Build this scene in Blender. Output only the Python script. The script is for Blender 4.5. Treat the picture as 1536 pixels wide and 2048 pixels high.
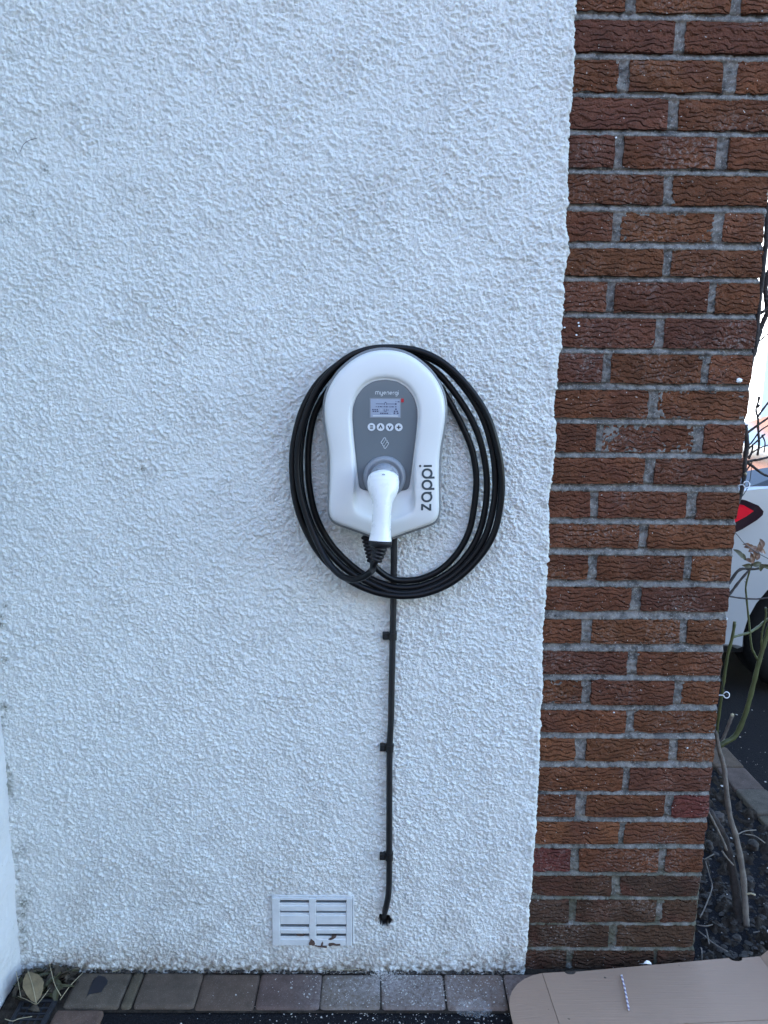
import bpy, bmesh, math, random
import numpy as np
from mathutils import Vector, Matrix

for o in list(bpy.data.objects): bpy.data.objects.remove(o)
sc = bpy.context.scene
COL = sc.collection
R = math.radians

# ------------------------------------------------------------------ camera
CAM = Vector((-0.6097, -1.6525, 1.4839)); FPX = 1480.0
TH, ROLL, YAW = R(10.4), R(0.58), R(0.52)
FW = Vector((math.sin(YAW)*math.cos(TH), math.cos(YAW)*math.cos(TH), -math.sin(TH)))
r0 = Vector((math.cos(YAW), -math.sin(YAW), 0)); u0 = r0.cross(FW)
RT = math.cos(ROLL)*r0 + math.sin(ROLL)*u0
UP = -math.sin(ROLL)*r0 + math.cos(ROLL)*u0
cam = bpy.data.cameras.new('camera'); cam.lens = FPX/2048*36; cam.sensor_width = 36
cam.clip_start = 0.02; cam.clip_end = 3000
co = bpy.data.objects.new('camera', cam); COL.objects.link(co)
M = Matrix((RT, UP, -FW)).transposed().to_4x4(); M.translation = CAM
co.matrix_world = M
sc.camera = co

# ------------------------------------------------------------------ sky, sun, exposure
SUN_EL, SUN_DIR = R(40), Vector((-0.90, 0.43, 0)).normalized()      # direction towards the sun (horizontal)
world = bpy.data.worlds.new('World'); sc.world = world; world.use_nodes = True
wn = world.node_tree; bg = wn.nodes['Background']
sky = wn.nodes.new('ShaderNodeTexSky'); sky.sky_type = 'NISHITA'; sky.sun_disc = False
sky.sun_elevation = SUN_EL
sky.sun_rotation = math.atan2(SUN_DIR.x, SUN_DIR.y)
sky.air_density = 1.0; sky.dust_density = 0.5; sky.ozone_density = 1.0
wn.links.new(sky.outputs[0], bg.inputs[0]); bg.inputs[1].default_value = 0.12
sl = bpy.data.lights.new('sun', 'SUN'); sl.energy = 3.2; sl.angle = R(0.5); sl.color = (1, 0.95, 0.87)
so = bpy.data.objects.new('sun', sl); COL.objects.link(so)
sd = Vector((SUN_DIR.x*math.cos(SUN_EL), SUN_DIR.y*math.cos(SUN_EL), math.sin(SUN_EL)))
so.rotation_euler = sd.to_track_quat('Z', 'Y').to_euler(); so.location = (-8, 4, 12)
sc.view_settings.view_transform = 'Standard'; sc.view_settings.look = 'None'
sc.view_settings.gamma = 1; sc.view_settings.use_curve_mapping = False
sc.view_settings.exposure = 3.22

# ------------------------------------------------------------------ helpers
def at(px, py, Y):            # point of the vertical plane y = Y seen at a photograph pixel
    d = RT*((px-768)/FPX) - UP*((py-1024)/FPX) + FW
    return CAM + d*((Y-CAM.y)/d.y)
def onz(px, py, Z=0.0):       # point of the level plane z = Z seen at a photograph pixel
    d = RT*((px-768)/FPX) - UP*((py-1024)/FPX) + FW
    return CAM + d*((Z-CAM.z)/d.z)
def link(o, parent=None):
    COL.objects.link(o)
    if parent is not None: o.parent = parent
    return o
def obj(name, V, F, mat, parent=None, smooth=False, loc=None):
    me = bpy.data.meshes.new(name)
    me.from_pydata([tuple(v) for v in V], [], [tuple(f) for f in F]); me.update()
    if mat: me.materials.append(mat)
    if smooth: me.polygons.foreach_set('use_smooth', [True]*len(me.polygons))
    o = bpy.data.objects.new(name, me); link(o, parent)
    if loc is not None: o.location = loc
    return o
def from_bm(name, bm, mat, parent=None, smooth=False):
    me = bpy.data.meshes.new(name); bm.normal_update(); bm.to_mesh(me); bm.free()
    if mat: me.materials.append(mat)
    if smooth: me.polygons.foreach_set('use_smooth', [True]*len(me.polygons))
    return link(bpy.data.objects.new(name, me), parent)
def thing(name, label, cat, loc=(0, 0, 0), group=None):
    o = bpy.data.objects.new(name, None); COL.objects.link(o); o.location = loc
    o.empty_display_size = 0.05
    return tag(o, label, cat, group)
def tag(o, label=None, cat=None, group=None, kind=None):
    if label: o['label'] = label
    if cat: o['category'] = cat
    if group: o['group'] = group
    if kind: o['kind'] = kind
    return o
def localise(o, parent):      # a part given in world coordinates under a thing that stands elsewhere
    o.parent = parent; o.matrix_parent_inverse = Matrix.Translation(parent.location).inverted()
    return o
def box(bm, a, b, bev=0.0, seg=2):
    x0, y0, z0 = a; x1, y1, z1 = b
    vs = [bm.verts.new(p) for p in ((x0,y0,z0),(x1,y0,z0),(x1,y1,z0),(x0,y1,z0),(x0,y0,z1),(x1,y0,z1),(x1,y1,z1),(x0,y1,z1))]
    fs = [bm.faces.new([vs[i] for i in f]) for f in ((3,2,1,0),(4,5,6,7),(0,1,5,4),(1,2,6,5),(2,3,7,6),(3,0,4,7))]
    if bev > 0:
        es = list({e for f in fs for e in f.edges})
        bmesh.ops.bevel(bm, geom=es, offset=bev, segments=seg, profile=0.5, affect='EDGES')
def boxo(name, a, b, mat, parent=None, bev=0.0, seg=2):
    bm = bmesh.new(); box(bm, a, b, bev, seg); return from_bm(name, bm, mat, parent)
def catmull(P, n=8, closed=False):
    P = [Vector(p) for p in P]; out = []
    N = len(P)
    for i in range(N if closed else N-1):
        if closed: a, b, c, d = P[i-1], P[i], P[(i+1) % N], P[(i+2) % N]
        else:
            b, c = P[i], P[i+1]
            a = P[i-1] if i > 0 else 2*b-c
            d = P[i+2] if i+2 < N else 2*c-b
        for k in range(n):
            t = k/n
            out.append(0.5*((2*b)+(c-a)*t+(2*a-5*b+4*c-d)*t*t+(3*b-a-3*c+d)*t**3))
    if not closed: out.append(P[-1].copy())
    return out
def tube(path, rad, n=8, cap=True, V=None, F=None, flat=None):
    """sweep a circle (or an ellipse: rad = (side, depth)) along a path with a twist-free frame"""
    if V is None: V, F = [], []
    path = [Vector(p) for p in path]; N = len(path)
    if not hasattr(rad, '__len__'): rad = [rad]*N
    t = [(path[min(i+1, N-1)]-path[max(i-1, 0)]).normalized() for i in range(N)]
    ref = Vector((1, 0, 0)) if abs(t[0].x) < 0.8 else Vector((0, 0, 1))
    if flat is not None: ref = flat
    nrm = (ref - t[0]*ref.dot(t[0])).normalized(); base = len(V)
    for i in range(N):
        nrm = (nrm - t[i]*nrm.dot(t[i])).normalized(); bi = t[i].cross(nrm)
        r = rad[i]; ra, rb = r if hasattr(r, '__len__') else (r, r)
        for k in range(n):
            a = 2*math.pi*k/n
            V.append(path[i]+nrm*(ra*math.cos(a))+bi*(rb*math.sin(a)))
    for i in range(N-1):
        for k in range(n):
            F.append((base+i*n+k, base+i*n+(k+1) % n, base+(i+1)*n+(k+1) % n, base+(i+1)*n+k))
    if cap:
        F.append(tuple(base+k for k in range(n))[::-1]); F.append(tuple(base+(N-1)*n+k for k in range(n)))
    return V, F
def interp(x, xs, ys): return float(np.interp(x, xs, ys))
def fft_noise(nx, nz, dx, lam, width=0.5, seed=0, aniso=(1, 1), tilt=0.0):
    """smooth unit-variance noise with wavelengths around lam (metres) on a grid of spacing dx"""
    rng = np.random.default_rng(seed); w = rng.standard_normal((nx, nz))
    fx = np.fft.fftfreq(nx, dx)[:, None]; fz = np.fft.fftfreq(nz, dx)[None, :]
    c, s = math.cos(tilt), math.sin(tilt)
    f = np.sqrt(((fx*c+fz*s)*aniso[0])**2+((-fx*s+fz*c)*aniso[1])**2)+1e-9
    g = np.exp(-(np.log(f*lam))**2/(2*width**2))
    h = np.real(np.fft.ifft2(np.fft.fft2(w)*g)); return h/h.std()
def grid_faces(nx, nz):
    i = np.arange(nx-1)[:, None]*nz+np.arange(nz-1)[None, :]
    return np.stack([i, i+nz, i+nz+1, i+1], -1).reshape(-1, 4)
def grid_obj(name, P, nx, nz, mat, parent=None, smooth=True, attrs=None, flip=False):
    F = grid_faces(nx, nz)
    if flip: F = F[:, ::-1]
    me = bpy.data.meshes.new(name)
    me.vertices.add(nx*nz); me.vertices.foreach_set('co', np.ascontiguousarray(P, dtype=np.float32).ravel())
    me.loops.add(F.size); me.loops.foreach_set('vertex_index', np.ascontiguousarray(F, dtype=np.int32).ravel())
    me.polygons.add(len(F)); me.polygons.foreach_set('loop_start', np.arange(0, F.size, 4, dtype=np.int32))
    me.polygons.foreach_set('use_smooth', np.full(len(F), smooth))
    me.update(calc_edges=True); me.validate()
    for k, v in (attrs or {}).items():
        a = me.attributes.new(k, 'FLOAT', 'POINT'); a.data.foreach_set('value', np.ascontiguousarray(v, dtype=np.float32).ravel())
    if mat: me.materials.append(mat)
    return link(bpy.data.objects.new(name, me), parent)
def ribbon(bm, pts, w, to3, thick=0.0006, closed=False, cap=True):
    """flat stroke of width w along 2-D points, mapped into space by to3(u, v, lift)"""
    pts = [Vector(p) for p in pts]; N = len(pts); L, Rr = [], []
    for i in range(N):
        a = pts[i-1] if (closed or i > 0) else pts[i]; b = pts[(i+1) % N] if (closed or i < N-1) else pts[i]
        d1 = (pts[i]-a); d2 = (b-pts[i])
        d1 = d1.normalized() if d1.length > 1e-9 else d2.normalized(); d2 = d2.normalized() if d2.length > 1e-9 else d1
        t = (d1+d2).normalized(); nn = Vector((-t.y, t.x)); k = 1/max(0.5, t.dot(d1))
        L.append(pts[i]+nn*w/2*k); Rr.append(pts[i]-nn*w/2*k)
    vt = [(bm.verts.new(to3(l.x, l.y, thick)), bm.verts.new(to3(r.x, r.y, thick)), bm.verts.new(to3(l.x, l.y, -0.0004)), bm.verts.new(to3(r.x, r.y, -0.0004))) for l, r in zip(L, Rr)]
    for i in range(N if closed else N-1):
        a, b = vt[i], vt[(i+1) % N]
        for f in ((a[0],a[1],b[1],b[0]), (a[1],a[3],b[3],b[1]), (a[2],a[0],b[0],b[2])): bm.faces.new(f)
    if not closed and cap:
        for v in (vt[0], vt[-1]): bm.faces.new((v[0], v[1], v[3], v[2]))
def disc(bm, c, r, to3, thick=0.0006, n=20):
    ring = [bm.verts.new(to3(c[0]+r*math.cos(2*math.pi*k/n), c[1]+r*math.sin(2*math.pi*k/n), thick)) for k in range(n)]
    low = [bm.verts.new(to3(c[0]+r*math.cos(2*math.pi*k/n), c[1]+r*math.sin(2*math.pi*k/n), -0.0005)) for k in range(n)]
    bm.faces.new(ring)
    for k in range(n): bm.faces.new((ring[k], low[k], low[(k+1) % n], ring[(k+1) % n]))

# ------------------------------------------------------------------ materials
class NT:
    def __init__(s, name):
        s.m = bpy.data.materials.new(name); s.m.use_nodes = True; s.t = s.m.node_tree
        s.b = s.t.nodes['Principled BSDF']
    def n(s, typ, **kw):
        nd = s.t.nodes.new(typ)
        for k, v in kw.items():
            if k.startswith('_'): setattr(nd, k[1:], v)
            else: nd.inputs[k.replace('__', ' ')].default_value = v
        return nd
    def l(s, a, b): s.t.links.new(a, b)
    def coord(s, kind='Object', scale=(1, 1, 1), loc=None):
        tc = s.n('ShaderNodeTexCoord'); mp = s.n('ShaderNodeMapping'); mp.inputs['Scale'].default_value = scale
        s.l(tc.outputs[kind], mp.inputs['Vector'])
        return mp.outputs[0]
    def noise(s, vec, scale, detail=4, rough=0.55, dist=0.0):
        nd = s.n('ShaderNodeTexNoise', Scale=scale, Detail=detail, Roughness=rough, Distortion=dist)
        if vec is not None: s.l(vec, nd.inputs['Vector'])
        return nd.outputs['Fac']
    def ramp(s, fac, stops):
        nd = s.n('ShaderNodeValToRGB'); e = nd.color_ramp.elements
        while len(e) < len(stops): e.new(0.5)
        for el, (p, c) in zip(e, stops):
            el.position = p; el.color = (c, c, c, 1) if not hasattr(c, '__len__') else (*c, 1)
        s.l(fac, nd.inputs[0]); return nd.outputs[0]
    def mix(s, fac, a, b, mode='MIX'):
        nd = s.n('ShaderNodeMix', _data_type='RGBA', _blend_type=mode)
        for sock, v in ((nd.inputs[0], fac), (nd.inputs[6], a), (nd.inputs[7], b)):
            if hasattr(v, 'links'): s.l(v, sock)
            elif hasattr(v, '__len__'): sock.default_value = (*v, 1) if len(v) == 3 else v
            else: sock.default_value = v
        return nd.outputs[2]
    def math(s, op, a, b=0.0):
        nd = s.n('ShaderNodeMath', _operation=op)
        for sock, v in ((nd.inputs[0], a), (nd.inputs[1], b)):
            if hasattr(v, 'links'): s.l(v, sock)
            else: sock.default_value = v
        return nd.outputs[0]
    def bump(s, h, dist, strength=1.0, normal=None):
        nd = s.n('ShaderNodeBump', Strength=strength, Distance=dist); s.l(h, nd.inputs['Height'])
        if normal is not None: s.l(normal, nd.inputs['Normal'])
        s.l(nd.outputs[0], s.b.inputs['Normal']); return nd.outputs[0]
    def base(s, c, rough=None, metal=None, spec=None):
        if hasattr(c, 'links'): s.l(c, s.b.inputs['Base Color'])
        else: s.b.inputs['Base Color'].default_value = (*c, 1)
        if rough is not None:
            if hasattr(rough, 'links'): s.l(rough, s.b.inputs['Roughness'])
            else: s.b.inputs['Roughness'].default_value = rough
        if metal is not None: s.b.inputs['Metallic'].default_value = metal
        if spec is not None: s.b.inputs['Specular IOR Level'].default_value = spec
        return s
    def attr(s, name):
        return s.n('ShaderNodeAttribute', _attribute_name=name).outputs['Fac']

MAT = {}
def plain(name, c, rough=0.6, metal=0.0, var=0.12, scale=30, bump=0.0, spec=0.5):
    t = NT(name); v = t.coord()
    nz = t.noise(v, scale, 5)
    k = t.ramp(nz, [(0.25, 1-var), (0.75, 1+var)])
    t.base(t.mix(1.0, c, k, 'MULTIPLY'), rough, metal, spec)
    if bump: t.bump(t.noise(v, scale*6, 4), bump)
    MAT[name] = t.m; return t.m

# white roughcast
t = NT('white_roughcast'); v = t.coord()
d = t.attr('dirt'); g = t.attr('algae')
c = t.mix(t.ramp(t.noise(v, 2.2, 3), [(0.3, 0.0), (0.7, 1.0)]), (0.83, 0.85, 0.815), (0.785, 0.81, 0.78))
c = t.mix(t.ramp(t.noise(v, 60, 5), [(0.35, 0.0), (0.75, 0.35)]), c, (0.68, 0.68, 0.66))
c = t.mix(d, c, (0.30, 0.24, 0.19)); c = t.mix(g, c, (0.10, 0.10, 0.055)); c = t.mix(t.attr('hole'), c, (0.020, 0.016, 0.014))  # last mix paints the drilled hole near-black in place of shade
t.base(c, 0.85, spec=0.25); t.bump(t.noise(v, 250, 3, 0.65), 0.0055, 1.0); MAT['roughcast'] = t.m
# smoother painted wall
t = NT('white_masonry_paint'); v = t.coord()
c = t.mix(t.ramp(t.noise(v, 3, 4), [(0.35, 0.0), (0.7, 1.0)]), (0.66, 0.665, 0.665), (0.60, 0.61, 0.605))
c = t.mix(t.ramp(t.noise(v, 90, 3), [(0.70, 0.0), (0.76, 0.8)]), c, (0.25, 0.24, 0.2))
t.base(c, 0.75, spec=0.3); t.bump(t.noise(v, 160, 5, 0.6), 0.0022, 0.9); MAT['wing'] = t.m
# bricks: rustic drag-textured face; each brick's own tone comes from its object colour
t = NT('rustic_brick')
oi = t.n('ShaderNodeObjectInfo'); tc = t.n('ShaderNodeTexCoord')
off = t.n('ShaderNodeVectorMath', _operation='SCALE'); off.inputs[0].default_value = (13.7, 7.1, 29.3); t.l(oi.outputs['Random'], off.inputs['Scale'])
add = t.n('ShaderNodeVectorMath', _operation='ADD'); t.l(tc.outputs['Object'], add.inputs[0]); t.l(off.outputs[0], add.inputs[1])
def mapped(sc_):
    mp = t.n('ShaderNodeMapping'); mp.inputs['Scale'].default_value = sc_; t.l(add.outputs[0], mp.inputs['Vector']); return mp.outputs[0]
vv = mapped((1, 1, 1))
warp = t.n('ShaderNodeTexNoise', Scale=22.0, Detail=3.0); t.l(vv, warp.inputs['Vector'])
wsub = t.n('ShaderNodeVectorMath', _operation='MULTIPLY_ADD'); t.l(warp.outputs['Color'], wsub.inputs[0]); wsub.inputs[1].default_value = (0.02, 0.0, 0.016); t.l(add.outputs[0], wsub.inputs[2])
mp = t.n('ShaderNodeMapping'); mp.inputs['Scale'].default_value = (26, 60, 105); t.l(wsub.outputs[0], mp.inputs['Vector'])
cre = t.n('ShaderNodeTexNoise', Scale=1.0, Detail=3.0, Roughness=0.5); t.l(mp.outputs[0], cre.inputs['Vector'])
sep = t.n('ShaderNodeSeparateXYZ'); t.l(wsub.outputs[0], sep.inputs[0])
big = t.noise(mapped((34, 60, 40)), 1.0, 2, 0.5)
phase = t.math('ADD', t.math('MULTIPLY', sep.outputs['Z'], 82.0), t.math('MULTIPLY', big, 3.0))
saw = t.ramp(t.math('FRACT', phase), [(0.0, 0.0), (0.30, 1.0), (1.0, 0.0)])
crease = t.math('MULTIPLY', saw, t.ramp(t.noise(mapped((60, 60, 90)), 1.0, 3, 0.6), [(0.36, 0.1), (0.62, 1.0)]))
grain = t.noise(vv, 330, 5, 0.65)
fine = t.noise(vv, 120, 4, 0.6)
h = t.math('ADD', t.math('MULTIPLY', crease, 1.0), t.math('MULTIPLY', grain, 0.42))
h = t.math('ADD', h, t.math('MULTIPLY', fine, 0.5))
t.bump(h, 0.0130, 1.0)
tone = t.mix(1.0, oi.outputs['Color'], t.ramp(t.noise(vv, 14, 4), [(0.3, 0.72), (0.7, 1.25)]), 'MULTIPLY')
tone = t.mix(t.ramp(t.noise(vv, 9, 3), [(0.50, 0.0), (0.68, 0.6)]), tone, (0.118, 0.043, 0.028))
tone = t.mix(t.ramp(grain, [(0.60, 0.0), (0.70, 0.45)]), tone, (0.26, 0.19, 0.15))
eff = t.math('MULTIPLY', t.ramp(t.noise(vv, 7, 3), [(0.50, 0.0), (0.68, 1.0)]), t.ramp(t.noise(vv, 150, 5, 0.7), [(0.50, 0.0), (0.66, 0.5)]))
tone = t.mix(eff, tone, (0.40, 0.37, 0.34))
spk = t.ramp(t.noise(vv, 190, 2, 0.4), [(0.735, 0.0), (0.755, 0.9)])
tone = t.mix(spk, tone, (0.66, 0.62, 0.56))
t.base(tone, 0.9, spec=0.2); MAT['brick'] = t.m
# mortar
t = NT('weathered_mortar'); v = t.coord()
a = t.noise(v, 45, 6, 0.65)
c = t.mix(t.ramp(a, [(0.36, 0.0), (0.60, 1.0)]), (0.075, 0.072, 0.068), (0.225, 0.212, 0.195))
c = t.mix(t.ramp(t.noise(v, 260, 4, 0.7), [(0.56, 0.0), (0.66, 0.75)]), c, (0.44, 0.43, 0.40))
c = t.mix(t.ramp(t.noise(v, 20, 3), [(0.62, 0.0), (0.72, 0.6)]), c, (0.05, 0.05, 0.055))
c = t.mix(t.attr('algae'), c, (0.085, 0.085, 0.055))
t.base(c, 0.95, spec=0.15); t.bump(t.noise(v, 420, 4, 0.7), 0.0022, 1.0); MAT['mortar'] = t.m
# concrete block paving
t = NT('concrete_paver'); v = t.coord(); oi = t.n('ShaderNodeObjectInfo')
c = t.mix(1.0, oi.outputs['Color'], t.ramp(t.noise(v, 26, 5, 0.65), [(0.3, 0.72), (0.72, 1.25)]), 'MULTIPLY')
c = t.mix(t.ramp(t.noise(v, 420, 3, 0.6), [(0.58, 0.0), (0.7, 0.4)]), c, (0.30, 0.27, 0.24))
dm = t.attr('dust')
c = t.mix(t.math('MULTIPLY', dm, t.ramp(t.noise(v, 120, 5, 0.7), [(0.34, 0.15), (0.62, 1.0)])), c, (0.36, 0.33, 0.32))
t.base(c, 0.92, spec=0.2); t.bump(t.noise(v, 380, 5, 0.7), 0.0014, 0.9); MAT['paver'] = t.m
# tarmac
t = NT('tarmac'); v = t.coord()
vo = t.n('ShaderNodeTexVoronoi', Scale=190.0); t.l(v, vo.inputs['Vector'])
vo2 = t.n('ShaderNodeTexNoise', Scale=260.0, Detail=2.0); t.l(v, vo2.inputs['Vector'])
c = t.mix(t.ramp(vo2.outputs['Fac'], [(0.68, 0.0), (0.74, 0.55)]), (0.012, 0.012, 0.014), (0.13, 0.13, 0.13))
c = t.mix(t.ramp(t.noise(v, 3, 5), [(0.4, 0.0), (0.75, 0.5)]), c, (0.018, 0.018, 0.019))
t.base(c, 0.95, spec=0.08); t.bump(vo.outputs['Distance'], 0.004, 0.9); MAT['tarmac'] = t.m
# soil
t = NT('garden_soil'); v = t.coord()
c = t.mix(t.ramp(t.noise(v, 60, 6, 0.7), [(0.35, 0.0), (0.7, 1.0)]), (0.018, 0.014, 0.011), (0.060, 0.048, 0.038))
t.base(c, 0.95, spec=0.15); t.bump(t.noise(v, 180, 6, 0.7), 0.006); MAT['soil'] = t.m
t = NT('grass_field'); v = t.coord()
t.base(t.mix(t.ramp(t.noise(v, 0.6, 6), [(0.35, 0), (0.7, 1)]), (0.06, 0.10, 0.03), (0.11, 0.13, 0.045)), 0.9); MAT['lawn'] = t.m

def paint(name, c, rough, spec=0.5, coat=0.0, bumpd=0.0, bs=900):
    t = NT(name); v = t.coord(); t.base(t.mix(t.ramp(t.noise(v, 9, 5), [(0.4, 0.0), (0.8, 0.25)]), c, tuple(x*0.86 for x in c)), t.ramp(t.noise(v, 40, 4), [(0.3, rough*0.9), (0.7, min(1, rough*1.15))]), spec=spec)
    t.b.inputs['Coat Weight'].default_value = coat
    if bumpd: t.bump(t.noise(v, bs, 2), bumpd, 0.5)
    MAT[name] = t.m; return t.m
paint('white_plastic', (0.67, 0.68, 0.665), 0.33, 0.5)
paint('plug_white', (0.76, 0.77, 0.755), 0.28, 0.5)
paint('charger_grey', (0.17, 0.18, 0.185), 0.42)
paint('fascia_grey', (0.145, 0.168, 0.185), 0.36)
paint('socket_grey', (0.23, 0.25, 0.275), 0.4)
paint('black_rubber', (0.007, 0.007, 0.009), 0.42, 0.3, bumpd=0.0004, bs=500)
paint('black_cable', (0.0045, 0.005, 0.006), 0.34, 0.24, bumpd=0.0003, bs=300)
paint('dark_print', (0.035, 0.05, 0.06), 0.5)
paint('pale_print', (0.62, 0.65, 0.67), 0.5)
paint('button_white', (0.66, 0.69, 0.72), 0.4)
paint('lcd', (0.33, 0.38, 0.47), 0.25)
paint('lcd_ink', (0.05, 0.06, 0.12), 0.5)
paint('lcd_pale', (0.55, 0.58, 0.60), 0.35)
paint('red_plastic', (0.45, 0.02, 0.035), 0.3)
plain('vent_paint', (0.58, 0.60, 0.60), 0.6, var=0.10, scale=40, bump=0.0006)
plain('terracotta', (0.085, 0.055, 0.042), 0.9, var=0.3, scale=120)
plain('void_black', (0.01, 0.01, 0.01), 0.95)
plain('old_cable', (0.008, 0.0085, 0.010), 0.5, var=0.5, scale=35, bump=0.0008)
plain('clip_plastic', (0.007, 0.0065, 0.0065), 0.5, var=0.3, scale=80)
plain('grate_iron', (0.022, 0.024, 0.030), 0.55, metal=0.3, var=0.3, scale=60, bump=0.001)
plain('tar_stain', (0.012, 0.012, 0.018), 0.55, var=0.2)
plain('stone_chip', (0.42, 0.40, 0.37), 0.9, var=0.3, scale=90)
plain('dark_stone', (0.034, 0.029, 0.025), 0.95, var=0.6, scale=25, bump=0.003)
plain('straw', (0.36, 0.31, 0.20), 0.8, var=0.25)
plain('dry_leaf', (0.190, 0.142, 0.075), 0.7, var=0.3, scale=60, bump=0.002)
plain('brown_leaf', (0.060, 0.046, 0.030), 0.8, var=0.4, scale=50, bump=0.002)
plain('leaf_green', (0.062, 0.060, 0.026), 0.6, var=0.3, scale=60)
plain('young_leaf', (0.17, 0.09, 0.05), 0.5, var=0.35, scale=60)
plain('green_cane', (0.058, 0.068, 0.020), 0.5, var=0.3, scale=30, bump=0.001)
plain('grey_bark', (0.15, 0.13, 0.11), 0.9, var=0.4, scale=50, bump=0.004)
plain('dark_bark', (0.040, 0.033, 0.030), 0.9, var=0.5, scale=40, bump=0.004)
plain('zinc', (0.62, 0.63, 0.64), 0.4, metal=0.6, var=0.1)
plain('wire', (0.04, 0.04, 0.04), 0.5, metal=0.5)
plain('paper', (0.75, 0.77, 0.78), 0.8, var=0.05)
t = NT('cardboard'); v = t.coord(); vs = t.coord(scale=(1, 60, 1))
c = t.mix(t.ramp(t.noise(v, 5, 5), [(0.35, 0.0), (0.7, 1.0)]), (0.345, 0.232, 0.162), (0.31, 0.21, 0.148))
c = t.mix(t.ramp(t.noise(vs, 6, 4), [(0.4, 0.0), (0.7, 0.35)]), c, (0.31, 0.205, 0.145))
c = t.mix(t.ramp(t.noise(v, 75, 2, 0.3), [(0.80, 0.0), (0.81, 0.8)]), c, (0.06, 0.05, 0.04))
t.base(c, 0.85, spec=0.2); t.bump(t.noise(vs, 10, 3), 0.0012); MAT['cardboard'] = t.m
t = NT('twisted_twine'); v = t.coord(); wv = t.n('ShaderNodeTexWave', Scale=42.0, Distortion=0.4, _bands_direction='DIAGONAL'); t.l(v, wv.inputs['Vector'])
t.base(t.mix(t.ramp(wv.outputs['Fac'], [(0.4, 0), (0.6, 1)]), (0.66, 0.62, 0.63), (0.22, 0.17, 0.26)), 0.7); MAT['twine'] = t.m
t = NT('clear_film'); t.base((0.8, 0.8, 0.8), 0.15); t.b.inputs['Alpha'].default_value = 0.09; MAT['film'] = t.m
# far things
t = NT('silver_car_paint'); t.base((0.56, 0.58, 0.61), 0.28, 0.55); t.b.inputs['Coat Weight'].default_value = 0.6; t.b.inputs['Coat Roughness'].default_value = 0.06; MAT['car'] = t.m
paint('car_glass', (0.012, 0.014, 0.018), 0.06, 0.6)
paint('car_black', (0.012, 0.012, 0.013), 0.45)
paint('tyre', (0.006, 0.006, 0.006), 0.85, 0.15)
paint('alloy', (0.45, 0.46, 0.48), 0.35)
paint('lamp_red', (0.62, 0.006, 0.02), 0.18)
paint('lamp_smoke', (0.022, 0.010, 0.014), 0.12)
paint('white_cladding', (0.62, 0.63, 0.65), 0.5)
plain('roof_tile', (0.33, 0.16, 0.12), 0.85, var=0.25, scale=6)
plain('ochre_wall', (0.50, 0.34, 0.18), 0.85, var=0.2, scale=3)
plain('yellow_bloom', (0.60, 0.46, 0.04), 0.7, var=0.3, scale=8)
plain('tree_leaf', (0.07, 0.10, 0.03), 0.7, var=0.4, scale=3)
plain('blocker_grey', (0.17, 0.175, 0.18), 0.9, var=0.2, scale=4)  # dull grey limits warm bounce from the added sky-blocking house
plain('pale_stone', (0.55, 0.54, 0.50), 0.9, var=0.15, scale=5)

# ================================================================== SETTING
rng = random.Random(7)
WX0 = -1.484                                    # inner corner with the projecting wing
# ground: one sheet to the horizon that falls away beyond the drive
def ground_z(x, y): return -0.012 - 0.11*max(0.0, min(y-26, 40)) - 0.01*max(0, y-66)
gx = np.concatenate([np.linspace(-400, -8, 14), np.linspace(-4, 6, 11), np.linspace(10, 60, 14), np.linspace(90, 700, 10)])
gy = np.concatenate([np.linspace(-400, -10, 12), np.linspace(-6, 30, 19), np.linspace(34, 100, 15), np.linspace(150, 1200, 10)])
P = np.array([[(x, y, ground_z(x, y)) for y in gy] for x in gx])
tag(grid_obj('tarmac_drive', P, len(gx), len(gy), MAT['tarmac'], smooth=False), kind='structure')
P = np.array([[(x, y, ground_z(x, y)+0.02) for y in np.linspace(23.5, 140, 40)] for x in np.linspace(-40, 90, 20)])
tag(grid_obj('lawn', P, 20, 40, MAT['lawn'], smooth=False), kind='structure')

# ---- rendered wall: a real relief of roughcast
DX = 0.0019
wx0, wx1, wz0, wz1 = WX0-0.03, -0.215, -0.02, 2.32
nx = int((wx1-wx0)/DX); nz = int((wz1-wz0)/DX)
xs = np.linspace(wx0, wx1, nx); zs = np.linspace(wz0, wz1, nz)
a = fft_noise(nx, nz, DX, 0.0165, 0.36, 1, (1.0, 1.25), 0.5)
b = fft_noise(nx, nz, DX, 0.0095, 0.25, 2)
c = fft_noise(nx, nz, DX, 0.055, 0.5, 3)
amp = 0.95+0.09*fft_noise(nx, nz, DX, 0.25, 0.5, 4)
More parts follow.
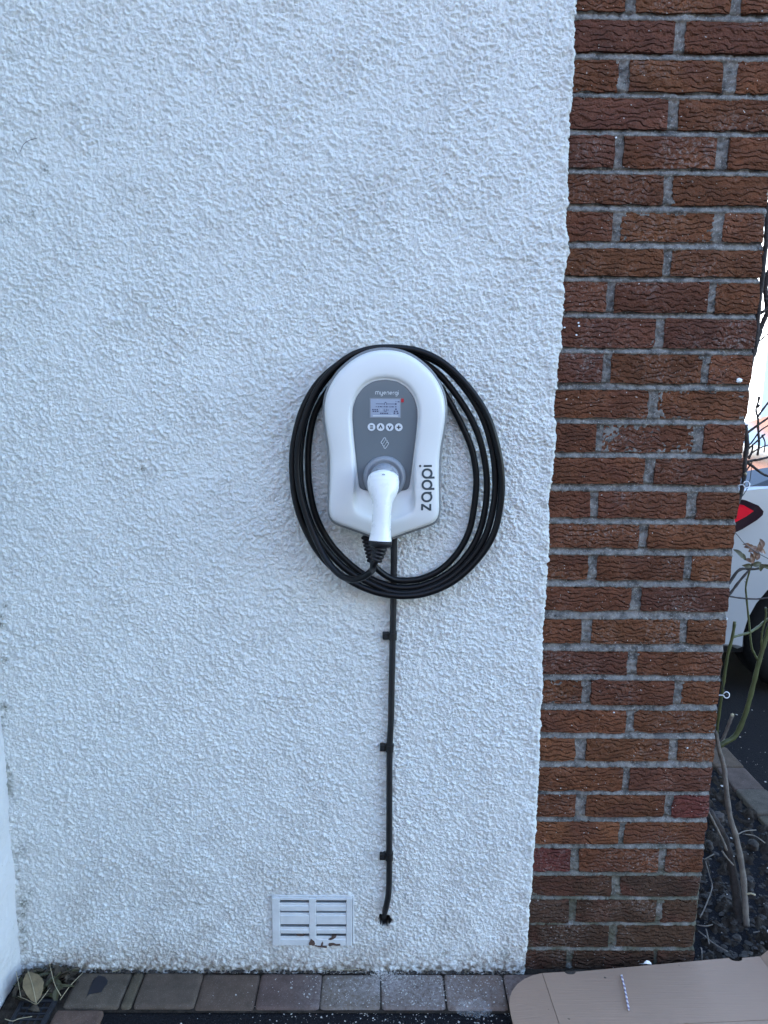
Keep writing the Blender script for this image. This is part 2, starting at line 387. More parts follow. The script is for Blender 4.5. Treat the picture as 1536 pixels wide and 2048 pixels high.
# thrown grains: dome-shaped lumps of unequal size under a blurring coat of paint
def grains(cell, rmin, rmax, seed):
    rg_ = np.random.default_rng(seed); gx_, gz_ = int((wx1-wx0)/cell)+4, int((wz1-wz0)/cell)+4
    jx_, jz_ = rg_.random((gx_, gz_)), rg_.random((gx_, gz_)); ra_ = rmin+(rmax-rmin)*rg_.random((gx_, gz_))**1.5
    an_ = -0.7+0.9*rg_.standard_normal((gx_, gz_)); hh_ = ra_*(0.35+0.5*rg_.random((gx_, gz_))); as_ = 0.42+0.45*rg_.random((gx_, gz_))
    XX, ZZ_ = np.meshgrid(xs, zs, indexing='ij'); ci = ((XX-wx0)/cell).astype(int)+1; cj = ((ZZ_-wz0)/cell).astype(int)+1
    out_ = np.zeros_like(XX)
    for di in (-1, 0, 1):
        for dj in (-1, 0, 1):
            a_i, a_j = ci+di, cj+dj
            dx_ = XX-(wx0+(a_i-1+jx_[a_i, a_j])*cell); dz_ = ZZ_-(wz0+(a_j-1+jz_[a_i, a_j])*cell)
            ca_, sa_ = np.cos(an_[a_i, a_j]), np.sin(an_[a_i, a_j]); r_ = ra_[a_i, a_j]
            d2_ = ((dx_*ca_+dz_*sa_)/r_)**2+((-dx_*sa_+dz_*ca_)/(r_*as_[a_i, a_j]))**2
            out_ = np.maximum(out_, hh_[a_i, a_j]*np.sqrt(np.clip(1-d2_, 0, 1)))
    return out_
H = amp*(0.70*grains(0.0068, 0.0022, 0.0070, 51)+1.45*grains(0.0041, 0.0014, 0.0045, 52)) + 0.0004*c + 0.0003*a
fx_ = np.fft.fftfreq(nx, DX)[:, None]; fz_ = np.fft.fftfreq(nz, DX)[None, :]
H = np.real(np.fft.ifft2(np.fft.fft2(H)*np.exp(-2*(math.pi*0.0005)**2*(fx_**2+fz_**2)))) - 0.0025
X, Z = np.meshgrid(xs, zs, indexing='ij')
EDGE = [(-0.05,-0.2225),(0.011,-0.2222),(0.056,-0.2198),(0.106,-0.2176),(0.181,-0.2188),(0.23,-0.2146),(0.326,-0.2147),(0.397,-0.2117),(0.49,-0.2131),(0.582,-0.2121),(0.628,-0.2143),(0.672,-0.2122),(0.69,-0.2154),(0.751,-0.2134),(0.831,-0.2173),(0.91,-0.2205),(0.969,-0.2177),(1.027,-0.2169),(1.065,-0.2151),(1.14,-0.2171),(1.214,-0.2227),(1.254,-0.2171),(1.289,-0.2154),(1.358,-0.2121),(1.409,-0.2199),(1.442,-0.22),(1.476,-0.2166),(1.525,-0.2176),(1.552,-0.2106),(1.591,-0.2127),(1.655,-0.2105),(1.687,-0.2145),(1.719,-0.2113),(1.75,-0.2045),(1.816,-0.2167),(1.862,-0.2121),(1.902,-0.2181),(1.938,-0.2163),(2.003,-0.2189),(2.056,-0.2155),(2.128,-0.2155),(2.185,-0.2181),(2.5,-0.216)]
er = np.random.default_rng(5)
e1 = fft_noise(2048, 4, DX, 0.007, 0.4, 6)[:, 0]; 
e2 = fft_noise(2048, 4, DX, 0.035, 0.6, 16)[:, 0]
edge = np.interp(zs, [p[0] for p in EDGE], [p[1] for p in EDGE]) + 0.0006*e1[:nz] + 0.0006*e2[:nz]*(0.5+np.abs(e2[200:200+nz] if nz+200 <= 2048 else np.roll(e2, 77)[:nz])) - 0.001
frac = ((X-wx0)/(wx1-wx0))
X = X + (edge[None, :]-wx1)*np.clip((frac-0.9)/0.1, 0, 1)**2
dE = (edge[None, :]-X)                                           # distance to the ragged edge
Yp = -0.016 - H - 0.0035*np.exp(-(dE/0.02)**2)*(0.5+0.4*c)
Yp += 0.010*np.exp(-(dE/0.004)**2)                               # edge rolls back to the brickwork
# recess for the air vent and the hole drilled for the cable
va, vb = at(544, 1792, -0.016), at(704, 1888, -0.016)
inside = (X > va.x+0.002) & (X < vb.x-0.002) & (Z > vb.z+0.002) & (Z < va.z-0.002)
Yp = np.where(inside, 0.012, Yp)
hc = at(769.5, 1840, -0.016)
ang = np.arctan2(Z-hc.z, X-hc.x)
hr = 0.0160*(1+0.07*np.sin(3*ang+1)+0.06*np.sin(5*ang+2.2)+0.04*np.sin(9*ang))
rr = np.hypot((X-hc.x)*1.02, (Z-hc.z)*0.92)
Yp += H*np.clip(1-(rr-hr)/0.006, 0, 1)*0.85
Yp += np.where(rr < hr, 0.045*np.clip((hr-rr)/0.0025, 0, 1), 0) - 0.002*np.exp(-((rr-hr-0.006)/0.006)**2)*(rr > hr)*np.clip(0.5+c, 0, 1.4)
# dirt: splash line along the foot, corner grime, a few organic stains
low = np.clip(1-(Z-0.005)/0.075, 0, 1)
sp = fft_noise(nx, nz, DX, 0.03, 0.6, 11); sp2 = fft_noise(nx, nz, DX, 0.2, 0.6, 12)
dirt = np.clip(low**1.3*(0.34+0.22*sp), 0, 0.8) + 0.20*np.clip(1-Z/0.60, 0, 1)**1.3*np.clip(0.8+0.35*sp2+0.2*sp, 0, 1.5) + 0.025*np.clip(sp2, 0, 2)
dirt += 0.22*np.exp(-(dE/0.010)**2)*np.clip(0.4+0.6*sp, 0, 1)
dirt += 0.5*np.exp(-((rr-0.02)/0.012)**2)*np.clip(0.2+0.5*sp, 0, 1)
hole = 1.0*(rr < hr+0.0008)  # mask for the painted dark inside the drilled hole, not dirt
alg = np.zeros_like(dirt)
sn = np.clip(0.75+0.55*fft_noise(nx, nz, DX, 0.008, 0.4, 13), 0, 1.3)
for px, py, r, k in ((90,337,.012,.75),(66,427,.010,.6),(15,440,.012,.5),(8,245,.006,.6),(24,244,.005,.5),(283,937,.006,.9),(288,939,.005,.6),(45,1700,.018,.5),(60,1785,.012,.6),(48,1805,.016,.95),(396,1806,.007,.7),(400,1810,.005,.5),(10,1212,.006,1.0),(4,1232,.007,1.2),(3,1250,.008,1.2),(136,1652,.007,.45),(105,1280,.010,.3),(20,110,.012,.4),(256,55,.006,.5),(370,250,.006,.4),(10,1320,.010,.9),(14,1415,.008,.8),(45,1830,.010,.9),(48,1860,.010,.8),(35,1600,.008,.6),(230,250,.03,.12),(240,375,.04,.13),(1010,1908,.02,.5),(890,1908,.014,.6),(620,1908,.012,.4),(250,1905,.012,.5)):
    q = at(px, py, -0.016); rq = np.hypot(X-q.x, Z-q.z)
    alg += 0.72*k*np.exp(-(rq/(0.85*r))**2)*sn
alg += 0.5*np.clip(1-(X-WX0)/0.010, 0, 1)*np.clip(sp2*0.5+0.5*sp-0.35, 0, 1)
alg += 0.55*np.clip(1-(Z-0.004)/0.022, 0, 1)*np.clip(0.5*sp+0.4, 0, 1)
speck = fft_noise(nx, nz, DX, 0.006, 0.3, 14); alg += 0.8*np.clip((speck-3.55)*3, 0, 1)
rendered = thing('rendered_wall', 'white roughcast rendered wall carrying the charger', 'wall', (-0.85, 0, 0))
P = np.stack([X, Yp, Z], -1)
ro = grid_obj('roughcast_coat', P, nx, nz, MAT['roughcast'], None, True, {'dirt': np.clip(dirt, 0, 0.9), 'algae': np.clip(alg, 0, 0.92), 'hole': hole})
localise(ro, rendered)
# torn side edge of the coat back to the brickwork
V = [(P[-1, j, 0], P[-1, j, 1], P[-1, j, 2]) for j in range(0, nz, 2)]; n2 = len(V)
V += [(v[0]-0.001+0.002*math.sin(i*1.3), 0.012, v[2]) for i, v in enumerate(V[:n2])]
localise(obj('coat_edge', V, [(i, i+n2, i+1+n2, i+1) for i in range(n2-1)], MAT['roughcast']), rendered)
localise(boxo('wall_core', (WX0-3.5, 0.014, -0.3), (0.20, 6.5, 5.4), MAT['roughcast']), rendered)
localise(boxo('upper_coat', (WX0-0.02, -0.016, 2.321), (-0.216, 0.0125, 5.4), MAT['roughcast']), rendered)
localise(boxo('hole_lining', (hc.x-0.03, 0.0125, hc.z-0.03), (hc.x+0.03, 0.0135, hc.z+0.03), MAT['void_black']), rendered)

# ---- projecting wing on the left
wing = thing('wing_wall', 'smooth white painted wall at left, meeting the roughcast at the corner', 'wall', (WX0, -0.6, 0))
ny, nw = 260, 420
ys = np.linspace(-1.45, 0.0, ny); zz = np.linspace(-0.02, 2.42, nw)
h1 = fft_noise(ny, nw, 0.0056, 0.03, 0.5, 21); h2 = fft_noise(ny, nw, 0.0056, 0.3, 0.6, 22)
YY, ZZ = np.meshgrid(ys, zz, indexing='ij')
P2 = np.stack([WX0+0.0006*h1+0.0016*h2-0.017*np.clip(1-ZZ/1.2, 0, 1), YY, ZZ], -1)
localise(grid_obj('paint_coat', P2, ny, nw, MAT['wing']), wing)
localise(boxo('wing_core', (WX0-4, -1.45, -0.3), (WX0-0.025, 0.013, 5.4), MAT['wing']), wing)
localise(boxo('upper_coat', (WX0-0.0245, -1.45, 2.421), (WX0, -0.017, 5.4), MAT['wing']), wing)

# ---- brick pillar
ROWS = [(-1,2.275,2.216,[-0.209,-0.115,-0.095,0.098,0.119]),(0,2.2,2.142,[-0.207,-0.011,0.01]),(1,2.126,2.067,[-0.209,-0.12,-0.099,0.093,0.123]),(2,2.054,1.995,[-0.211,-0.013,0.009]),(3,1.981,1.919,[-0.212,-0.119,-0.102,0.093,0.119]),(4,1.907,1.847,[-0.206,-0.012,0.01]),(5,1.832,1.773,[-0.21,-0.115,-0.095,0.103,0.122,0.21]),(6,1.757,1.702,[-0.198,-0.001,0.017,0.214]),(7,1.689,1.626,[-0.206,-0.117,-0.1,0.102,0.12,0.214]),(8,1.613,1.551,[-0.205,-0.006,0.013,0.214]),(9,1.537,1.474,[-0.211,-0.117,-0.098,0.102,0.12,0.214]),(10,1.459,1.397,[-0.212,-0.011,0.012,0.214]),(11,1.385,1.321,[-0.206,-0.123,-0.106,0.098,0.12,0.211]),(12,1.309,1.25,[-0.209,-0.008,0.015,0.213]),(13,1.232,1.171,[-0.216,-0.126,-0.108,0.094,0.118,0.214]),(14,1.157,1.1,[-0.213,-0.009,0.011,0.21]),(15,1.083,1.024,[-0.209,-0.121,-0.101,0.1,0.118,0.211]),(16,1.008,0.95,[-0.211,-0.015,0.007,0.212]),(17,0.93,0.87,[-0.214,-0.129,-0.104,0.104,0.121,0.213]),(18,0.85,0.792,[-0.212,-0.013,0.009,0.211]),(19,0.778,0.718,[-0.209,-0.116,-0.097,0.1,0.121,0.212]),(20,0.702,0.644,[-0.209,-0.007,0.012,0.211]),(21,0.629,0.57,[-0.205,-0.126,-0.101,0.102,0.122,0.214]),(22,0.554,0.491,[-0.206,-0.005,0.012,0.212]),(23,0.48,0.421,[-0.206,-0.116,-0.09,0.103,0.122,0.212]),(24,0.407,0.347,[-0.203,-0.006,0.008,0.212]),(25,0.335,0.27,[-0.206,-0.121,-0.099,0.099,0.117,0.21]),(26,0.26,0.201,[-0.205,-0.014,0.01,0.208]),(27,0.191,0.127,[-0.208,-0.117,-0.098,0.104,0.119,0.208]),(28,0.117,0.056,[-0.209,-0.011,0.009,0.207]),(29,0.045,-0.02,[-0.21,-0.116,-0.099,0.108,0.118,0.211])]
pillar = thing('brick_pillar', 'rustic red-brown brick pillar beside the white render', 'pillar', (0, 0, 0))
TONES = [(0.168,0.062,0.028),(0.156,0.057,0.027),(0.148,0.054,0.028),(0.138,0.052,0.031),(0.174,0.066,0.029)]
def brick_mesh(w, h, dep, rg, side=False):
    """front-faced brick with worn, uneven arrises; local origin at the face centre"""
    nu, nv = 9, 4; bm = bmesh.new(); G = []
    def wob(): return rg.gauss(0, 0.0011)
    ru = [[0]*(nv+1) for _ in range(nu+1)]
    for i in range(nu+1):
        for j in range(nv+1):
            u = -w/2+w*i/nu; v = -h/2+h*j/nv; d = rg.gauss(0, 0.0006)
            if i in (0, nu): u += wob(); d += 0.0018
            if j in (0, nv): v += wob(); d += 0.0018
            ru[i][j] = bm.verts.new((u, d, v))
    for i in range(nu):
        for j in range(nv): bm.faces.new((ru[i][j], ru[i+1][j], ru[i+1][j+1], ru[i][j+1]))
    per = [ru[i][0] for i in range(nu+1)]+[ru[nu][j] for j in range(1, nv+1)]+[ru[i][nv] for i in range(nu-1, -1, -1)]+[ru[0][j] for j in range(nv-1, 0, -1)]
    back = [bm.verts.new((p.co.x, dep, p.co.z)) for p in per]
    for i in range(len(per)): k = (i+1) % len(per); bm.faces.new((per[k], per[i], back[i], back[k]))
    me = bpy.data.meshes.new('brick'); bm.normal_update(); bm.to_mesh(me); bm.free(); me.materials.append(MAT['brick'])
    return me
def put_brick(me, loc, z, rot=0.0, red=False):
    o = bpy.data.objects.new('brick', me); COL.objects.link(o); o.parent = pillar
    o.location = loc; o.rotation_euler = (rng.gauss(0, 0.004), rng.gauss(0, 0.003), rot+rng.gauss(0, 0.004))
    tn = list(rng.choice(TONES))
    if red: tn = [0.165, 0.046, 0.036]
    k = rng.uniform(0.82, 1.14)
    if z < 0.28: tn = [0.5*q+0.5*g for q, g in zip(tn, (0.085, 0.068, 0.045))]; k *= 0.66-0.12*max(0, 1-z/0.2)
    elif z < 0.36: k *= 0.9
    o.color = (*[q*k for q in tn], 1); return o
rows = [(r[0], r[1], r[2], list(r[3])) for r in ROWS]
for e in range(1, 4):                                            # courses just above the frame
    src = rows[-1] if False else [r for r in ROWS if r[0] == (0 if e % 2 else 1)][0]
    rows.append((-1-e, 2.275+0.075*e, 2.216+0.075*e, list(src[3])))
for k, zt, zb, xe in rows:
    if k % 2 == 0: prs = [(xe[0], xe[1]), (xe[2], xe[3] if len(xe) > 3 else 0.213)]
    else: prs = [(xe[0], xe[1]), (xe[2], xe[3]), (xe[4], xe[5] if len(xe) > 5 else 0.213)]
    prs[0] = (prs[0][0]-0.012, prs[0][1])
    for bi_, (a_, b_) in enumerate(prs):
        me = brick_mesh(b_-a_-0.001, zt-zb, 0.10, rng)
        put_brick(me, ((a_+b_)/2, rng.gauss(0, 0.0012), (zt+zb)/2), (zt+zb)/2, 0.0, (k, bi_) in ((23, 2), (25, 0)))
    # return face round the corner
    d0 = 0.113 if k % 2 == 0 else 0.225
    while d0 < 0.62:
        d1 = min(d0+0.212, 0.64)
        me = brick_mesh(d1-d0, zt-zb, 0.09, rng)
        put_brick(me, (0.212+rng.gauss(0, 0.001), (d0+d1)/2, (zt+zb)/2), (zt+zb)/2, math.pi/2)
        d0 = d1+0.012
# mortar: one relief with weather-struck bed joints
mx0, mx1 = -0.226, 0.2108; mdx = 0.0028
nmx, nmz = int((mx1-mx0)/mdx), int(2.5/mdx)
mxs = np.linspace(mx0, mx1, nmx); mzs = np.linspace(-0.03, 2.47, nmz)
rec = np.full(nmz, 0.0055)
for k, zt, zb, xe in rows:
    nxt = [r for r in rows if r[0] == k+1]
    if not nxt: continue
    top, bot = zb, nxt[0][1]                                     # joint between this brick's foot and the next one's head
    m = (mzs <= top+0.001) & (mzs >= bot-0.001)
    s_ = np.clip((mzs-bot)/(top-bot), 0, 1)
    rec = np.where(m, 0.0008+0.0115*s_**1.4, rec)
mn = fft_noise(nmx, nmz, mdx, 0.02, 0.5, 31); mn2 = fft_noise(nmx, nmz, mdx, 0.01, 0.3, 32); mn3 = fft_noise(nmx, nmz, mdx, 0.09, 0.5, 33)
MX, MZ = np.meshgrid(mxs, mzs, indexing='ij')
MY = np.maximum(rec[None, :]+0.0011*mn+0.0007*mn2+0.0009*mn3, np.where(rec == 0.0055, 0.0035, 0.0006)[None, :])
localise(grid_obj('mortar', np.stack([MX, MY, MZ], -1), nmx, nmz, MAT['mortar'], None, True, {'algae': np.clip((0.42-MZ)/0.3, 0, 0.75)*np.clip(0.7+0.4*mn3, 0, 1)}), pillar)
localise(boxo('mortar_core', (-0.20, 0.013, -0.2), (0.2100, 0.64, 5.4), MAT['mortar']), pillar)
# a dab of white filler left on the face, and blobs of paint
def blob(name, p, r, mat, parent, rg, squash=(1, 0.4, 0.8)):
    bm = bmesh.new(); bmesh.ops.create_icosphere(bm, subdivisions=2, radius=r)
    for v_ in bm.verts: v_.co *= 1+rg.uniform(-0.28, 0.28); v_.co = Vector((v_.co.x*squash[0], v_.co.y*squash[1], v_.co.z*squash[2]))+Vector(p)
    return localise(from_bm(name, bm, mat, None, True), parent)
blob('filler_dab', at(1479, 761, -0.002), 0.0062, MAT['paper'], pillar, rng)
for px, py in ((1157, 646), (1158, 652), (1153, 670), (1232, 275), (1129, 655), (1228, 1425), (1375, 1496)):
    blob('paint_fleck', at(px, py, -0.0015), 0.0022, MAT['paper'], pillar, rng)

# ---- paving along the wall
paving = obj('paving', [(WX0, -0.135, -0.008), (0.75, -0.135, -0.008), (0.75, 0.02, -0.008), (WX0, 0.02, -0.008)], [(0, 1, 2, 3)], MAT['soil']); tag(paving, kind='structure')
def paver(parent, x0, x1, y0, y1, z=0.0, rg=rng, dust=None, tone=None, skew=0.0):
    bm = bmesh.new(); nu, nv = 10, 8; r = 0.0055
    us = [0, 0.015, 0.05, 0.12]+[0.12+0.76*i/6 for i in range(1, 6)]+[0.88, 0.95, 0.985, 1]
    G = []
    bow = [rg.gauss(0, 0.0012) for _ in range(4)]
    for u in us:
        row = []
        for v_ in us:
            x = x0+(x1-x0)*u; y = y0+(y1-y0)*v_
            dx_ = min(x-x0, x1-x); dy_ = min(y-y0, y1-y)
            cr = 0.009                                           # rounded corners in plan
            if dx_ < cr and dy_ < cr:
                q = Vector((cr-dx_, cr-dy_)); L = q.length; mxq = max(q.x, q.y)
                if L > 1e-6:
                    f = mxq/L
                    x += (1 if x-x0 < x1-x else -1)*q.x*(1-f); y += (1 if y-y0 < y1-y else -1)*q.y*(1-f)
            e = min(dx_, dy_)
            zz_ = z-0.0045*max(0, 1-e/r)**2 + rg.gauss(0, 0.0003)
            row.append(bm.verts.new((x+skew*(y-y0)+(bow[0] if u == 0 else bow[1] if u == 1 else 0), y, zz_)))
        G.append(row)
    n_ = len(us)
    for i in range(n_-1):
        for j in range(n_-1): bm.faces.new((G[i][j], G[i+1][j], G[i+1][j+1], G[i][j+1]))
    per = [G[i][0] for i in range(n_)]+[G[n_-1][j] for j in range(1, n_)]+[G[i][n_-1] for i in range(n_-2, -1, -1)]+[G[0][j] for j in range(n_-2, 0, -1)]
    low_ = [bm.verts.new((p.co.x, p.co.y, z-0.06)) for p in per]
    for i in range(len(per)): k = (i+1) % len(per); bm.faces.new((per[k], per[i], low_[i], low_[k]))
    o = from_bm('paver', bm, MAT['paver'], parent, True)
    if dust:
        av = o.data.attributes.new('dust', 'FLOAT', 'POINT')
        av.data.foreach_set('value', [min(1.0, sum(k_*math.exp(-((p.co.x-cx)**2+(p.co.y-cy)**2)/s_**2) for cx, cy, s_, k_ in dust)) for p in o.data.vertices])
    tn = tone or rng.choice([(0.120,0.083,0.058),(0.113,0.080,0.058),(0.104,0.075,0.056)])
    o.color = (*[q*rng.uniform(0.92, 1.08) for q in tn], 1); return o
dc = onz(770, 1958)
DUST = [(dc.x, -0.03, 0.05, 1.0), (dc.x-0.09, -0.07, 0.10, 0.55), (dc.x+0.12, -0.07, 0.11, 0.6), (dc.x+0.3, -0.07, 0.08, 0.3)]
# joints measured from the photograph: (back, front) pixel columns
J = [((157,1945),(126,2010)), ((266,1945),(241,2010)), ((291,1942),(263,2012)), ((405,1942),(390,2012)), ((520,1942),(514,2012)), ((645,1942),(638,2012)), ((763,1942),(762,2012)), ((886,1942),(891,2012)), ((1006,1942),(1012,2012))]
jx = [(onz(*a_).x+onz(*b_).x)/2 for a_, b_ in J]
yb_, yf_ = -0.022, -0.127
for i in range(len(jx)-1):
    paver(paving, jx[i]+0.0012, jx[i+1]-0.0012, yf_+rng.gauss(0, 0.0015), yb_, rng.gauss(0, 0.0012)-0.001, dust=DUST)
x_ = jx[-1]
while x_ < 0.72:
    paver(paving, x_+0.0025, x_+0.155, yf_, yb_ if x_ < -0.23 else -0.008, -0.001, dust=DUST); x_ += 0.158
pl = onz(200, 2040).x
paver(paving, pl-0.115, pl-0.001, -0.27, -0.1325, -0.001)
# stain of spilt tar on the first paver
q = [(165,2001),(172,1995),(176,1985),(186,1960),(197,1950),(210,1953),(216,1961),(214,1968),(208,1974),(203,1984),(190,1986),(178,1988)]
pts = [onz(a_, b_, 0.0012) for a_, b_ in [(1.0*x, y) for x, y in q]]
st = obj('tar_stain', [(p.x, p.y, 0.0002+0.0006) for p in pts], [tuple(range(len(pts)))[::-1]], MAT['tar_stain'], paving)
st.data.validate()

# ---- flower bed right of the pillar and its block edging
bx0, bx1, by0, by1 = 0.205, 0.715, -0.02, 1.25
nbx, nby = 90, 190
bxs = np.linspace(bx0, bx1, nbx); bys = np.linspace(by0, by1, nby)
BX, BY = np.meshgrid(bxs, bys, indexing='ij')
BZ = -0.012+0.010*fft_noise(nbx, nby, 0.006, 0.10, 0.6, 41)+0.0045*fft_noise(nbx, nby, 0.006, 0.03, 0.5, 42)
tag(grid_obj('flower_bed', np.stack([BX, BY, BZ], -1), nbx, nby, MAT['soil']), kind='structure')
edging = obj('edging', [(0.712, -0.1, -0.01), (0.83, -0.1, -0.01), (0.83, 1.26, -0.01), (0.712, 1.26, -0.01)], [(0, 1, 2, 3)], MAT['soil']); tag(edging, kind='structure')
for i in range(8):
    paver(edging, 0.714, 0.826, 1.145-0.16*i-0.155, 1.145-0.16*i, rng.gauss(0.004, 0.002), tone=(0.080, 0.062, 0.046))
# stones and bark chips lying on the soil: uncountable
def chips(name, spots, mat, kind='stuff', lo=0.003, hi=0.010, flat=0.6, seed=3):
    rg = random.Random(seed); V, F = [], []
    ico = bmesh.new(); bmesh.ops.create_icosphere(ico, subdivisions=1, radius=1); ico.verts.ensure_lookup_table()
    iv = [v_.co.copy() for v_ in ico.verts]; fi = [tuple(v_.index for v_ in f.verts) for f in ico.faces]; ico.free()
    for (x, y, z) in spots:
        s_ = lo+(hi-lo)*rg.random()**2.2; b0 = len(V); sx, sy, sz = s_*rg.uniform(0.7, 1.5), s_*rg.uniform(0.7, 1.3), s_*flat*rg.uniform(0.5, 1.1)
        ca, sa = math.cos(rg.uniform(0, 6.3)), math.sin(rg.uniform(0, 6.3))
        for p in iv:
            k = rg.uniform(0.72, 1.2); a_, b_ = p.x*sx*k, p.y*sy*k
            V.append((x+a_*ca-b_*sa, y+a_*sa+b_*ca, z+p.z*sz*k))
        F += [tuple(b0+i for i in f) for f in fi]
    o = obj(name, V, F, mat)
    o['kind'] = kind; return o
rg = random.Random(11)
def bedz(x, y):
    i = int(np.clip((x-bx0)/(bx1-bx0)*(nbx-1), 0, nbx-1)); j = int(np.clip((y-by0)/(by1-by0)*(nby-1), 0, nby-1)); return float(BZ[i, j])
sp_ = []
for _ in range(2600):
    x, y = rg.uniform(0.22, 0.705), rg.uniform(0.0, 0.35) if rg.random() < 0.55 else rg.uniform(0.2, 1.15); sp_.append((x, y, bedz(x, y)+0.002))
tag(chips('bed_stones', sp_, MAT['dark_stone'], lo=0.0016, hi=0.0095, flat=0.4, seed=4), 'dark stones and bark chips covering the soil of the bed', 'stones')
sp_ = []
for _ in range(160):
    x, y = rg.uniform(0.22, 0.705), rg.uniform(0.0, 1.1); sp_.append((x, y, bedz(x, y)+0.005))
tag(chips('pale_chips', sp_, MAT['stone_chip'], lo=0.0015, hi=0.005, seed=5), 'small pale chips scattered over the dark soil', 'chips')
# drilling debris and grit on paving and tarmac
sp_ = []
for _ in range(1500):
    x = rg.gauss(dc.x+0.06, 0.17); y = -0.03-abs(rg.gauss(0.0, 0.09))
    if x > -1.1 and not (x > -0.28): sp_.append((x, y, 0.0008 if y > -0.126 else -0.011))
for _ in range(420): sp_.append((rg.gauss(dc.x+0.005, 0.026), -0.02-abs(rg.gauss(0, 0.018)), 0.001))
for _ in range(260): sp_.append((rg.uniform(-1.45, -0.3), rg.uniform(-0.45, -0.13), -0.011))
tag(chips('drilling_grit', sp_, MAT['stone_chip'], lo=0.0005, hi=0.0021, seed=6), 'white grit and dust spilt over pavers below the cable hole', 'grit')
sp_ = [(rg.uniform(0.84, 2.4), rg.uniform(0.1, 1.55), -0.011) for _ in range(420)]
tag(chips('drive_grit', sp_, MAT['stone_chip'], lo=0.0008, hi=0.0040, seed=8), 'pale grit scattered on the dark drive behind the bed', 'grit')
sp_ = [(rg.uniform(WX0, -0.23), rg.gauss(-0.019, 0.003), 0.0) for _ in range(520)]
tag(chips('foot_grime', sp_, MAT['dark_stone'], lo=0.001, hi=0.0055, seed=9), 'dark grime along the foot of the white wall', 'grime')

# ================================================================== OBJECTS
# ---- the charger. Crop units (X, Y) are turned into metres on the unit's own front
_b, _t = at(766, 1084, -0.082), at(770, 694.7, -0.082); _l, _r = at(644, 812, -0.082), at(896, 812, -0.082)
C0 = Vector(((_l.x+_r.x)/2, 0.0, _b.z)); SU, SW = (_r.x-_l.x)/822, (_t.z-_b.z)/1272
def uw(X, Y): return ((X-(685-0.0079*(Y-48)))*SU, (1320-Y)*SW)
def sym(pts):                 # left half outline, top to bottom -> closed symmetric polygon
    h_ = [uw(X, Y) for X, Y in pts]
    L = [(-abs(u), w) for u, w in h_]; return L+[(-u, w) for u, w in L[::-1] if abs(u) > 1e-4]
out_px = [(685,48),(620,52),(550,70),(480,105),(415,155),(360,210),(318,275),(288,345),(275,420),(276,500),(286,590),(298,680),(304,760),(304,900),(300,1050),(298,1120),(304,1158),(322,1185),(352,1203),(520,1262),(640,1308),(675,1316)]
open_px = [(685,238),(600,250),(535,288),(488,350),(464,430),(461,500),(469,620),(481,740),(486,850),(484,960),(478,1040),(478,1075),(490,1092),(560,1124),(640,1150),(676,1152)]
fas_px = [(685,250),(605,262),(543,300),(497,360),(474,430),(471,500),(479,620),(491,740),(500,850),(510,940),(520,962),(560,972),(676,980)]
POLY = {k: sym(v_) for k, v_ in (('out', out_px), ('open', open_px), ('fas', fas_px))}
CW = uw(685, 700)[1]; NA = 160
def radius(poly, a_):
    d_ = Vector((math.sin(a_), math.cos(a_))); best = 0
    for i in range(len(poly)):
        p, q = Vector(poly[i]), Vector(poly[(i+1) % len(poly)]); p = p-Vector((0, CW)); q = q-Vector((0, CW)); e = q-p
        den = d_.x*e.y-d_.y*e.x
        if abs(den) < 1e-12: continue
        t_ = (p.x*e.y-p.y*e.x)/den; s_ = (p.x*d_.y-p.y*d_.x)/den
        if t_ > 0 and -1e-6 <= s_ <= 1+1e-6: best = max(best, t_)
    return best
ANG = [2*math.pi*k/NA for k in range(NA)]
def smooth_ring(r, n=2):
    for _ in range(n): r = [(r[i-1]+2*r[i]+r[(i+1) % len(r)])/4 for i in range(len(r))]
    return r
RO = smooth_ring([radius(POLY['out'], a_) for a_ in ANG], 2)
RP = smooth_ring([radius(POLY['open'], a_) for a_ in ANG], 3)
RF = smooth_ring([radius(POLY['fas'], a_) for a_ in ANG], 1)
def fd(w):                    # depth of the dished fascia: runs back towards the socket, the scoop comes out again
    return interp(w, [uw(0,1152)[1], uw(0,1120)[1], uw(0,975)[1], uw(0,880)[1], uw(0,600)[1], uw(0,400)[1], uw(0,240)[1]], [0.1035, 0.100, 0.0835, 0.0845, 0.093, 0.0995, 0.1020])
def pt(r, a_, d): return Vector((r*math.sin(a_), -d, CW+r*math.cos(a_)))
def rings(name, mat, parent, RR, close_in=False, close_out=False):
    V, F = [], []
    for rr_ in RR: V += rr_
    for j in range(len(RR)-1):
        for k in range(NA): F.append((j*NA+k, j*NA+(k+1) % NA, (j+1)*NA+(k+1) % NA, (j+1)*NA+k))
    if close_in: F.append(tuple((len(RR)-1)*NA+k for k in range(NA)))
    if close_out: F.append(tuple(range(NA))[::-1])
    return obj(name, V, F, mat, parent, True)
ch = thing('ev_charger', 'white and grey wall-mounted electric car charger on the render', 'charger', C0)
rings('back_case', MAT['charger_grey'], ch, [[pt(r*0.84, a_, 0.012) for r, a_ in zip(RO, ANG)], [pt(r*0.84, a_, 0.070) for r, a_ in zip(RO, ANG)], [pt(r*0.93, a_, 0.073) for r, a_ in zip(RO, ANG)], [pt(r-0.0012, a_, 0.0745) for r, a_ in zip(RO, ANG)], [pt(r, a_, 0.077) for r, a_ in zip(RO, ANG)], [pt(r, a_, 0.0865) for r, a_ in zip(RO, ANG)], [pt(r-0.0012, a_, 0.0885) for r, a_ in zip(RO, ANG)], [pt(r-0.0070, a_, 0.0885) for r, a_ in zip(RO, ANG)]])
